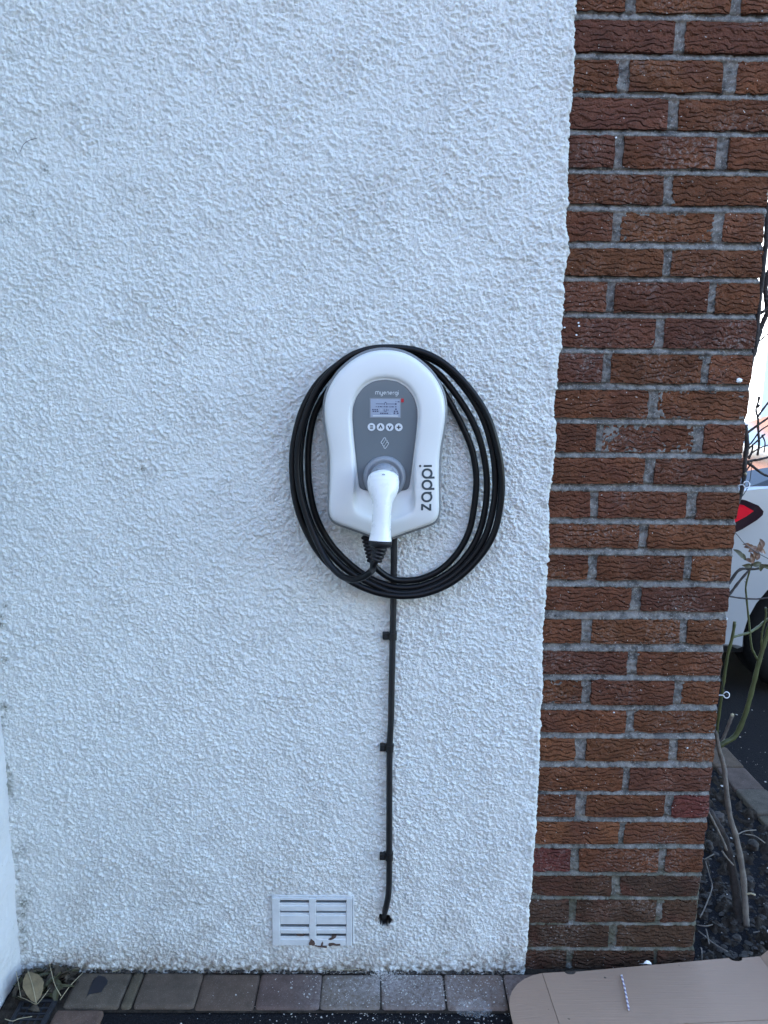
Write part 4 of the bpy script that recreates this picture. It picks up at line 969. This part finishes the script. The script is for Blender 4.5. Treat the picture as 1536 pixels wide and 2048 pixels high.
# end wall of the box still standing at the right
p0, p1 = (TR[0]+0.0015, TR[1]+0.002), (rr_[0]+0.0025, rr_[1])
localise(obj('end_flap', [(p0[0], p0[1], ZC-0.004), (p1[0], p1[1], ZC-0.004), (p1[0]+0.075, p1[1], 0.10), (p0[0]+0.075, p0[1]+0.004, 0.10), (p0[0]+0.004, p0[1], ZC-0.006), (p1[0]+0.004, p1[1], ZC-0.006), (p1[0]+0.079, p1[1], 0.098), (p0[0]+0.079, p0[1]+0.004, 0.098)], [(0,1,2,3), (4,7,6,5), (0,4,5,1), (1,5,6,2), (2,6,7,3), (3,7,4,0)], MAT['cardboard']), card)
# twisted twine on the card
V, F = [], []
tw = catmull([onz(a_, b_, ZC+0.004) for a_, b_ in ((1243,1950),(1246,1962),(1250,1978),(1253,1995),(1255.5,2008),(1258,2020))], 10)
for s_ in (0, math.pi):
    path = []
    for i, p in enumerate(tw): a_ = i*0.85+s_; path.append(p+Vector((0.0012*math.cos(a_), 0.0, 0.0012*math.sin(a_))))
    tube(path, 0.0015, 6, True, V, F)
tag(obj('twine', V, F, MAT['twine'], None, True), 'short length of purple and white twisted twine on the cardboard', 'twine')
# torn paper at the foot of the pillar
pz = at(1294, 1926, -0.030)
V = [pz+Vector(q) for q in ((-0.020, 0.004, -0.006), (-0.009, 0.001, -0.004), (-0.006, 0, 0.004), (-0.002, -0.001, 0.009), (0.005, 0.0, 0.006), (0.010, 0.001, 0.001), (0.014, 0.003, -0.007), (0.0, 0.010, -0.010), (-0.001, -0.004, 0.001))]
tag(obj('paper_scrap', V, [(0,1,7), (1,2,8), (2,3,8), (3,4,8), (4,5,8), (5,6,8), (6,7,8), (7,1,8)], MAT['paper']), 'torn scrap of white paper between pillar and cardboard', 'paper')

# ---- climbing rose beside the pillar
rose = thing('climbing_rose', 'pruned climbing rose with green canes and old grey wood beside the pillar', 'plant', (0.42, 0.15, 0))
def cane(name, pts_, r, mat, n=8, depth=0.14, rp=None, thorn=0, parent=rose):
    P_ = [at(p[0], p[1], p[2] if len(p) > 2 else depth) for p in pts_]
    path = catmull(P_, 5); N = len(path); rg_ = random.Random(len(pts_)*17+int(pts_[0][0]))
    ra = [r+(rp-r)*i/(N-1) if rp else r for i in range(N)]
    ra = [q*(1+0.09*math.sin(i*1.9+pts_[0][1])+rg_.uniform(-.05, .05)) for i, q in enumerate(ra)]
    V, F = tube(path, ra, n)
    for _ in range(thorn):
        i = rg_.randrange(1, N-1); a_ = rg_.uniform(0, 6.3); d_ = Vector((math.cos(a_), math.sin(a_)*0.5, 0.2)).normalized()
        tube([path[i], path[i]+d_*(ra[i]+0.004)], [0.0016, 0.0002], 4, True, V, F)
    return localise(obj(name, V, F, mat, None, True), parent)
cane('trunk', [(1493,1850,.15),(1491,1825,.15),(1486,1749,.15),(1473,1677,.15),(1460.6,1636,.15),(1452,1574.5,.15),(1448,1534,.15),(1438,1499,.14),(1431,1460,.13)], 0.0088, MAT['grey_bark'], 10, rp=0.0055, thorn=5)
cane('trunk', [(1478,1850,.17),(1476,1822,.17),(1469,1762,.17),(1458,1709,.17),(1448,1674,.17),(1434,1647,.16),(1418,1620,.15)], 0.0135, MAT['dark_bark'], 10, rp=0.0085)
cane('dead_spur', [(1453,1700,.155),(1445,1680,.15),(1433,1655,.145),(1416,1622,.14)], 0.0042, MAT['grey_bark'], 6, rp=0.003)
cane('dead_spur', [(1467,1730,.14),(1459,1722,.135),(1451,1712,.13),(1444,1702,.13)], 0.0022, MAT['grey_bark'], 6)
cane('dead_spur', [(1494,1788,.14),(1502,1787,.135),(1511,1790,.13)], 0.0024, MAT['straw'], 6)
cane('cane', [(1440,1492,.14),(1449,1485,.14),(1471,1471,.14),(1490,1430,.14),(1505,1376,.14),(1517,1327,.14),(1530,1282,.14),(1545,1228,.14),(1556,1150,.15)], 0.0068, MAT['green_cane'], 8, rp=0.0052, thorn=9)
cane('cane', [(1469.6,1243,.11),(1465,1273,.11),(1455,1312,.11),(1447.6,1361,.11),(1440,1415,.12),(1434,1465,.13),(1436,1495,.14)], 0.0042, MAT['green_cane'], 8, rp=0.0036, thorn=3)
cane('cane', [(1465,1274,.112),(1480,1270,.12),(1498,1265,.13),(1515,1255,.14),(1534,1240,.15),(1560,1225,.15)], 0.0034, MAT['green_cane'], 7, thorn=3)
cane('cane', [(1517,1322,.142),(1509,1308,.135),(1502.5,1290,.13),(1498,1244,.13),(1493,1195,.13),(1492,1171,.13),(1500,1139,.13)], 0.0032, MAT['green_cane'], 7, rp=0.0021, thorn=6)
cane('cane', [(1522,1304,.145),(1523,1285,.14),(1524.5,1264,.14),(1532,1232,.14),(1531,1215,.14)], 0.0026, MAT['green_cane'], 6, thorn=2)
cane('pruned_stub', [(1441,1488,.16),(1450,1468,.16),(1458,1448,.155),(1464,1432,.15)], 0.0042, MAT['grey_bark'], 7, rp=0.0048)
cane('twig', [(1455,1192,.10),(1480,1196,.12),(1512,1198,.13),(1540,1195,.13)], 0.0021, MAT['dark_bark'], 6)
cane('twig', [(1450,1198,.09),(1461,1186,.10),(1480,1161,.11),(1500,1137,.12),(1508,1118,.12)], 0.0038, MAT['dark_bark'], 7, rp=0.0025, thorn=2)
cane('twig', [(1452,1176,.09),(1462,1161,.10),(1480,1139,.11),(1510,1138,.13),(1540,1130,.14)], 0.0040, MAT['dark_bark'], 7, rp=0.003)
# old dark wood higher up
cane('old_stem', [(1537,405,.10),(1534,424,.10),(1533,481,.09),(1529,507,.09),(1524,558,.09),(1519,596,.09),(1516,628,.09),(1511,690,.09),(1506,705,.09),(1495,760,.085),(1485,820,.08)], 0.0060, MAT['dark_bark'], 8, thorn=3)
cane('old_stem', [(1548,520,.12),(1536,548,.12),(1531,575,.12),(1533,600,.12),(1534,625,.12),(1528,640,.12),(1521,658,.12),(1512,690,.11),(1507,712,.10)], 0.0060, MAT['dark_bark'], 8, thorn=2)
cane('old_stem', [(1490,850,.08),(1491,863,.08),(1494,891,.08),(1490,916,.08),(1488,954,.08),(1482,986,.07),(1474,1010,.06)], 0.0062, MAT['dark_bark'], 8, rp=0.005)
for p, r_ in (([(1516,684),(1526,676),(1545,660)], .0021), ([(1506,632),(1516,629),(1528,622),(1542,610)], .0045), ([(1515,911),(1518,890),(1517.5,875),(1516,852),(1516,838),(1512,820),(1516,806),(1518,798)], .0030), ([(1494,866),(1505,858),(1516,850),(1529,841),(1545,830)], .0034), ([(1516,833),(1524,821),(1545,795)], .0028), ([(1486,920),(1503,931),(1516,941),(1528,949),(1545,955)], .0036), ([(1494,924),(1506,921),(1519,919),(1545,912)], .0036), ([(1490,905),(1502,893),(1512,884),(1530,868)], .0024), ([(1492,897),(1504,884),(1520,862),(1538,850)], .0020), ([(1495,915),(1505,905),(1516,898),(1530,892),(1545,888)], .0018), ([(1498,918),(1504,902),(1506,888)], .0025), ([(1490,945),(1497,935),(1504,925)], .0022), ([(1524,870),(1530,885),(1528,905)], .0018), ([(1531,600),(1540,590)], .003)):
    cane('twig', [(a_, b_, 0.10+0.004*(i % 2)) for i, (a_, b_) in enumerate(p)], r_, MAT['dark_bark'], 6, rp=r_*0.75)
blob('bud', at(1517.5, 797, 0.10), 0.0045, MAT['dark_bark'], rose, rng, (0.7, 0.7, 1.4))
blob('bud', at(1517, 812, 0.10), 0.0040, MAT['dark_bark'], rose, rng, (0.8, 0.8, 1.2))
blob('cut_end', at(1491, 948, 0.075), 0.0030, MAT['straw'], rose, rng, (1, 1, 1))
blob('cut_end', at(1464.5, 1430, 0.149), 0.0050, MAT['straw'], rose, rng, (1, 0.5, 1))
blob('cut_end', at(1480, 856, 0.075), 0.0032, MAT['straw'], rose, rng, (1, 0.5, 0.7))
rl = random.Random(31)
def leaf_at(px, py, dep, L, W, rz, ry, mat, name='leaf'):
    V, F = leaf_mesh(L, W, 0.15, rl, 6)
    Mx = Matrix.Translation(at(px, py, dep)) @ Matrix.Rotation(ry, 4, 'Y') @ Matrix.Rotation(R(75)+rl.gauss(0, .25), 4, 'X') @ Matrix.Rotation(rz, 4, 'Z')
    localise(obj(name, [Mx @ Vector(p) for p in V], F, mat, None, True), rose)
for px, py, L, a_, m_ in ((1498,1094,.020,1.2,'y'),(1505,1098,.022,-.9,'y'),(1512,1100,.020,-1.3,'y'),(1519,1092,.024,-.5,'y'),(1523,1086,.018,.1,'y'),(1521,1103,.022,-1.6,'y'),(1508,1108,.02,.6,'y'),(1503,1116,.022,.2,'y'),(1498,1122,.02,.9,'y'),(1515,1112,.018,-.4,'y'),(1493,1090,.016,1.6,'y'),(1476,1108,.024,1.0,'g'),(1484,1113,.020,.9,'g'),(1494,1131,.02,1.4,'g'),(1512,1128,.022,-1.5,'g'),(1526,1130,.02,-1.4,'g'),(1534,1131,.022,1.6,'g'),(1520,1134,.018,.4,'g'),(1465,850,.014,1.2,'g'),(1470,846,.016,.4,'g'),(1476,848,.014,-.6,'y'),(1462,843,.012,1.0,'g'),(1478,858,.015,.2,'g'),(1485,846,.013,-.4,'g')):
    leaf_at(px, py, 0.02 if py < 900 and px < 1480 else 0.06 if py < 900 else 0.12, L*1.25, L*0.30, a_, rl.uniform(-.4, .4), MAT['young_leaf'] if m_ == 'y' else MAT['leaf_green'])
# galvanised vine eyes screwed into the pillar's side, and the wires they hold
for k, (px, py, lab, r_) in enumerate(((1493,969,'galvanised vine eye beside the car tail lamp','u'),(1453,1390,'galvanised vine eye low down beside the pillar','l'),(1451,1237,'small galvanised vine eye at the level of the wheel arch','m'))):
    dep = 0.05; p = at(px, py, dep); rad_ = 0.0072 if r_ != 'm' else 0.0035
    ve = thing('vine_eye', lab, 'vine eye', p, 'vine eyes along the pillar')
    V, F = tube([Vector((rad_*math.cos(R(a_)), 0.002*math.sin(R(a_)), rad_*math.sin(R(a_)))) for a_ in range(185, 186+340, 17)], 0.0013, 6); obj('eye', V, F, MAT['zinc'], ve, True)
    V, F = tube([(-rad_, 0, -0.0005), (0.208-p.x, 0, -0.001)], 0.0013, 6); obj('shank', V, F, MAT['zinc'], ve)
for p, lab in (([(1503,935),(1500,960),(1494,978),(1482,996),(1462,1020)], 'dark wire tied through the upper vine eye'), ([(1455,1055),(1473,1068),(1490,1088),(1517,1107),(1550,1124)], 'thin dark wire crossing the car behind the young leaves'), ([(1436,1330),(1444,1365),(1452,1388),(1459,1390)], 'dark wire tied through the lower vine eye')):
    V, F = tube(catmull([at(a_, b_, 0.052) for a_, b_ in p], 4), 0.0009, 5); tag(obj('training_wire', V, F, MAT['wire'], None, True), lab, 'wire', 'training wires')
# log and big stones on the bed, fallen twigs
for k, (px, py, r_, lab) in enumerate(((1432,1634,.022,'weathered lump of brown wood behind the rose stems'),(1505,1690,.018,'dark clod of earth right of the rose stems'),(1473,1876,.010,'flat grey stone at the foot of the rose'),(1418,1690,.014,'dark clod beside the pillar behind the rose'))):
    p = onz(px, py, 0.015); bm = bmesh.new(); bmesh.ops.create_icosphere(bm, subdivisions=3, radius=r_); rb_ = random.Random(k)
    ph = [rb_.uniform(0, 6) for _ in range(6)]
    for v_ in bm.verts: n3 = v_.co.normalized(); v_.co *= 1+0.22*math.sin(3*n3.x+ph[0])+0.16*math.sin(5*n3.z+ph[1])+0.09*math.sin(9*n3.y+ph[2])+rb_.uniform(-.05, .05); v_.co.z *= 0.7
    o = from_bm('garden_stone' if k > 1 else 'wood_lump' if k == 0 else 'earth_clod', bm, MAT['dark_bark'] if k == 0 else MAT['dark_stone'], None, True); o.location = p; tag(o, lab, 'stone' if k > 1 else 'wood' if k == 0 else 'clod')
TWG = [([(1411,1723,.05),(1420,1755,.03),(1424,1775,.02),(1412,1810,.012),(1400,1835,.01)], 'thin curved twig close to the pillar edge'), ([(1408,1719,.05),(1428,1708,.06)], 'short twig sticking out from the pillar edge'), ([(1394,1850,.014),(1412,1852,.016),(1425,1849,.012)], 'level twig above the cardboard by the pillar'), ([(1400,1895,.012),(1403,1898,.03),(1404,1920,.014)], 'upright broken twig at the cardboard edge'), ([(1397,1862,.012),(1425,1885,.012),(1455,1903,.012)], 'fallen twig slanting over the stones'), ([(1470,1672,.06),(1490,1662,.05),(1512,1660,.04)], 'dead side twig right of the rose stem'), ([(1486,1668,.06),(1510,1672,.05),(1530,1686,.03)], 'pale dead twig reaching over the edging'), ([(1507,1865,.01),(1525,1862,.01),(1540,1860,.01)], 'twig lying on the bed right of the rose'), ([(1412,1858,.012),(1416,1875,.014),(1418,1888,.012)], 'short twig between the stones by the pillar')]
for p, lab in TWG:
    V, F = tube(catmull([onz(a_, b_, z_) for a_, b_, z_ in p], 4), 0.0018, 5); tag(obj('fallen_twig', V, F, MAT['grey_bark'], None, True), lab, 'twig', 'twigs on the bed')

# ---- parked car on the drive behind
YS = 1.62
car = thing('parked_car', 'silver car parked behind the pillar, red tail lamp showing', 'car', (2.7, 2.5, 0))
AX = [(1.45, 0.315), (4.02, 0.315)]
low = [(0.70, 0.42), (0.72, 0.26), (0.80, 0.215)]
def arch(cx, r=0.365): return [(cx-r*math.cos(R(a_)), 0.30+r*math.sin(R(a_))) for a_ in range(-14, 195, 13)]
side_p = [(0.70, 0.44), (0.72, 0.27), (0.80, 0.225), (1.06, 0.225)]+arch(1.45)+[(1.86, 0.20), (3.60, 0.20)]+arch(4.02)+[(4.42, 0.22), (4.72, 0.25), (4.78, 0.42), (4.74, 0.66), (4.55, 0.80), (3.80, 0.96), (3.50, 1.00), (2.4, 1.02), (1.5, 1.045), (1.10, 1.025), (0.86, 0.99), (0.755, 0.90), (0.715, 0.70)]
cx_, cz_ = 2.7, 0.62
layers = [(0.0, 0.93), (0.015, 0.965), (0.05, 0.99), (0.11, 1.0), (0.88, 1.0)]
V, F = [], []; npf = len(side_p); half = 0.88
def ysec(z): return 0.05*((z-0.62)/0.42)**2                       # tumblehome of the flank
ly = []
for dy, s_ in layers: ly.append((YS+dy, s_))
for dy, s_ in layers[::-1][1:]: ly.append((YS+2*half-dy, s_))
for yy_, s_ in ly:
    for x, z in side_p:
        xx, zz2 = cx_+(x-cx_)*(1-(1-s_)*0.25), cz_+(z-cz_)*s_; q = ysec(z); mid = YS+half
        V.append((xx, mid+(yy_-mid)*(1-q/half), zz2))
for j in range(len(ly)-1):
    for k in range(npf): F.append((j*npf+k, j*npf+(k+1) % npf, (j+1)*npf+(k+1) % npf, (j+1)*npf+k))
F.append(tuple(range(npf))); F.append(tuple((len(ly)-1)*npf+k for k in range(npf))[::-1])
bo = localise(obj('body', V, F, MAT['car'], None, False), car)
me = bo.data; me.polygons.foreach_set('use_smooth', [True]*len(me.polygons)); me.set_sharp_from_angle(angle=R(28))
# glasshouse: dark glass with body-coloured roof
gl = [(0.88, 0.99), (1.10, 1.052), (1.50, 1.125), (1.90, 1.245), (2.30, 1.365), (2.70, 1.42), (3.05, 1.38), (3.75, 0.97)]
V, F = [], []; ng = len(gl)
for yy_, k_ in ((YS+0.055, 0), (YS+0.20, 1), (YS+half, 1.02), (YS+2*half-0.20, 1), (YS+2*half-0.055, 0)):
    for x, z in gl: zb_ = 1.0; V.append((x if k_ else x, yy_+(0.0 if k_ else 0), z if k_ else min(z, 1.01)))
for j in range(4):
    for k in range(ng-1): F.append((j*ng+k, (j+1)*ng+k, (j+1)*ng+k+1, j*ng+k+1))
gh = localise(obj('glasshouse', V, F, MAT['car_glass'], None, False), car)
V, F = [], []
rf_ = [(2.02, 1.288), (2.30, 1.370), (2.50, 1.40), (2.70, 1.426), (3.0, 1.39)]
for yy_ in (YS+0.205, YS+half, YS+2*half-0.205):
    for x, z in rf_: V.append((x, yy_, z+(0.02 if yy_ == YS+half else 0.004)))
for j in range(2):
    for k in range(4): F.append((j*5+k, (j+1)*5+k, (j+1)*5+k+1, j*5+k+1))
localise(obj('roof', V, F, MAT['car'], None, True), car)
for xa, xb2 in (((2.0, 1.0), (2.15, 1.31)), ((2.72, 1.0), (2.70, 1.42))):
    localise(obj('window_pillar', [(xa[0], YS+0.052, xa[1]), (xa[0]+0.09, YS+0.052, xa[1]), (xb2[0]+0.07, YS+0.196, xb2[1]), (xb2[0], YS+0.196, xb2[1])], [(0, 1, 2, 3)], MAT['car_black']), car)
# tail lamps wrapped round the rear corners
for sgn, yb3 in ((1, YS), (-1, YS+2*half)):
    def lp(pts_, off, yoff):
        q = [(x, yb3-sgn*off+sgn*yoff(x, z), z) for x, z in pts_]; n_ = len(q)
        return q+[(x, yb3+sgn*0.06, z) for x, y, z in q], [tuple(range(n_))]+[(i, (i+1) % n_, n_+(i+1) % n_, n_+i) for i in range(n_)]
    yo = lambda x, z: 0.012*max(0, 1-(x-0.76)/0.2)
    outer = [(0.745, 0.985), (0.90, 0.975), (1.045, 0.952), (1.105, 0.928), (1.130, 0.902), (1.128, 0.885), (1.105, 0.862), (1.04, 0.818), (0.92, 0.755), (0.75, 0.72)]
    inner = [(0.76, 0.955), (0.93, 0.948), (1.035, 0.930), (1.083, 0.904), (1.05, 0.878), (0.95, 0.820), (0.77, 0.765)]
    V, F = lp(outer, 0.006, yo); tl = localise(obj('tail_lamp', V, F, MAT['lamp_smoke']), car)
    V, F = lp(inner, 0.011, yo); rl_ = obj('red_lens', V, F, MAT['lamp_red']); rl_.parent = tl; rl_.matrix_parent_inverse = Matrix.Identity(4)
for (ax, az) in AX:
    for s_, yw in ((1, YS+0.03), (-1, YS+2*half-0.03)):
        def wheel(prof, name, mat, parent):
            V, F = [], []; n_ = 40
            for r, d_ in prof:
                for k in range(n_): a_ = 2*math.pi*k/n_; V.append((ax+r*math.cos(a_), yw+s_*d_, az+r*math.sin(a_)))
            for j in range(len(prof)-1):
                for k in range(n_): F.append((j*n_+k, j*n_+(k+1) % n_, (j+1)*n_+(k+1) % n_, (j+1)*n_+k))
            return localise(obj(name, V, F, mat, None, True), parent)
        wheel([(0.205, 0.02), (0.225, 0.004), (0.27, 0.0), (0.305, 0.012), (0.325, 0.035), (0.327, 0.10), (0.325, 0.17), (0.305, 0.20), (0.2, 0.20)], 'tyre', MAT['tyre'], car)
        wheel([(0.207, 0.022), (0.195, 0.02), (0.185, 0.045), (0.07, 0.03), (0.035, 0.018), (0.001, 0.018)], 'rim', MAT['alloy'], car)
localise(boxo('underbody', (0.95, YS+0.06, 0.19), (4.6, YS+2*half-0.06, 0.55), MAT['car_black'], None, 0.05, 2), car)
localise(boxo('rear_bumper_sill', (0.74, YS+0.05, 0.19), (0.82, YS+2*half-0.05, 0.27), MAT['car_black'], None, 0.01, 1), car)

# ---- far side of the drive: white clad house, bungalow below, hedge and trees
hx = at(1519, 835, 20).x
wh = thing('clad_house', 'white house end with vertical boards, far right edge', 'house', (hx+4, 23, 0))
localise(boxo('wall', (hx+0.05, 20.06, -0.1), (hx+9, 27, 6.9), MAT['white_cladding']), wh)
for i in range(30): localise(boxo('board', (hx+i*0.3+0.012, 20.0, 0.42), (hx+i*0.3+0.288, 20.058, 6.9), MAT['white_cladding'], None, 0.008, 1), wh)
localise(boxo('plinth', (hx+0.02, 19.98, -0.1), (hx+9, 20.058, 0.415), MAT['pale_stone'], None), wh)
V = [(hx-0.3, 19.6, 6.9), (hx+9.3, 19.6, 6.9), (hx+9.3, 27.4, 6.9), (hx-0.3, 27.4, 6.9), (hx-0.3, 23.5, 9.2), (hx+9.3, 23.5, 9.2)]
localise(obj('roof', V, [(0, 1, 5, 4), (2, 3, 4, 5), (0, 4, 3), (1, 2, 5), (3, 2, 1, 0)], MAT['roof_tile']), wh)
by = 42.0; bgz = ground_z(0, by); b0 = at(1490, 775, by); ridge = b0.z; eave = at(1500, 805, by-3).z
bun = thing('bungalow', 'ochre bungalow with pinkish tiled roof lower down the slope', 'house', (b0.x, by, bgz))
localise(boxo('wall', (b0.x-7, by-3.2, bgz-0.5), (b0.x+0.75, by+3.2, eave), MAT['ochre_wall']), bun)
V = [(b0.x-7.3, by-3.6, eave), (b0.x+1.0, by-3.6, eave), (b0.x+1.0, by+3.6, eave), (b0.x-7.3, by+3.6, eave), (b0.x-7.3, by, ridge), (b0.x+1.0, by, ridge)]
localise(obj('roof', V, [(0, 1, 5, 4), (2, 3, 4, 5), (0, 4, 3), (1, 2, 5), (3, 2, 1, 0)], MAT['roof_tile']), bun)
for i in range(3):
    w_ = localise(boxo('window', (b0.x-6+i*2.3, by-3.24, eave-1.5), (b0.x-4.7+i*2.3, by-3.195, eave-0.4), MAT['car_glass']), bun)
localise(boxo('garden_wall', (b0.x-8, by-9.2, ground_z(0, by-9)-0.2), (b0.x+4, by-9.0, at(1500, 838, by-9).z), MAT['pale_stone']), bun)
def foliage(name, c_, rx, ry_, rz, n, s_, mat, parent, seed):
    rg_ = random.Random(seed); V, F = [], []
    cl_ = [(Vector((rg_.gauss(0, .45), rg_.gauss(0, .45), rg_.gauss(0, .45))), rg_.uniform(.25, .5)) for _ in range(14)]
    for i in range(n):
        q, r_ = rg_.choice(cl_); d_ = Vector((rg_.gauss(0, 1), rg_.gauss(0, 1), rg_.gauss(0, 1))).normalized()*r_*rg_.random()**0.4+q
        p = Vector((c_[0]+d_.x*rx, c_[1]+d_.y*ry_, c_[2]+d_.z*rz)); a_ = Vector((rg_.gauss(0, 1), rg_.gauss(0, 1), rg_.gauss(0, 1))).normalized(); b_ = a_.orthogonal().normalized()
        k_ = len(V); V += [p-a_*s_, p+b_*s_*0.6, p+a_*s_, p-b_*s_*0.6]; F.append((k_, k_+1, k_+2, k_+3))
    return localise(obj(name, V, F, mat), parent)
def tree(px, py, D, h_, w_, lab, mat, name='garden_tree', cat='tree', seed=1):
    p = at(px, py, D); gz = ground_z(p.x, D); tr = thing(name, lab, cat, (p.x, D, gz))
    V, F = tube([(p.x, D, gz-0.2), (p.x+0.05, D, gz+0.5*(p.z-gz)), (p.x, D, p.z)], [0.14*w_/2, 0.09*w_/2, 0.03], 7); localise(obj('trunk', V, F, MAT['dark_bark'], None, True), tr)
    foliage('crown', (p.x, D, p.z), w_, w_, h_, 3200, 0.11*w_/2, mat, tr, seed); return tr
tree(1514, 768, 60, 1.5, 2.2, 'round green tree behind the bungalow roof', MAT['tree_leaf'], seed=2)
tree(1503, 758, 75, 2.6, 2.0, 'taller dark tree far beyond the bungalow', MAT['tree_leaf'], seed=3)
tree(1506, 808, 36, 0.45, 1.1, 'yellow flowering shrub before the bungalow', MAT['yellow_bloom'], 'flowering_shrub', 'shrub', seed=4)
tree(1497, 855, 26, 0.7, 1.3, 'low green shrub on the lawn edge', MAT['tree_leaf'], 'green_shrub', 'shrub', seed=5)

# ---- unseen house added behind the viewer to block low sky light
op = thing('sky_blocker_house', 'added unseen grey house behind the viewer, blocking low sky', 'house', (0, -12, 0))
localise(boxo('wall', (-9, -16, -0.2), (9, -10.0, 5.0), MAT['blocker_grey']), op)
V = [(-9.4, -16.4, 5.0), (9.4, -16.4, 5.0), (9.4, -9.6, 5.0), (-9.4, -9.6, 5.0), (-9.4, -13, 7.6), (9.4, -13, 7.6)]
localise(obj('roof', V, [(0, 1, 5, 4), (2, 3, 4, 5), (0, 4, 3), (1, 2, 5), (3, 2, 1, 0)], MAT['roof_tile']), op)
for x_ in (-6.5, -2.5, 2.0, 6.0):
    for z_ in (0.9, 3.2):
        w_ = localise(boxo('window', (x_-0.8, -9.995, z_), (x_+0.8, -9.96, z_+1.2), MAT['car_glass']), op)
        for a_, b_ in (((x_-0.86, -9.99, z_-0.06), (x_+0.86, -9.93, z_-0.001)), ((x_-0.04, -9.958, z_+0.001), (x_+0.04, -9.94, z_+1.199))):
            f_ = boxo('window_frame', a_, b_, MAT['white_cladding']); f_.parent = w_
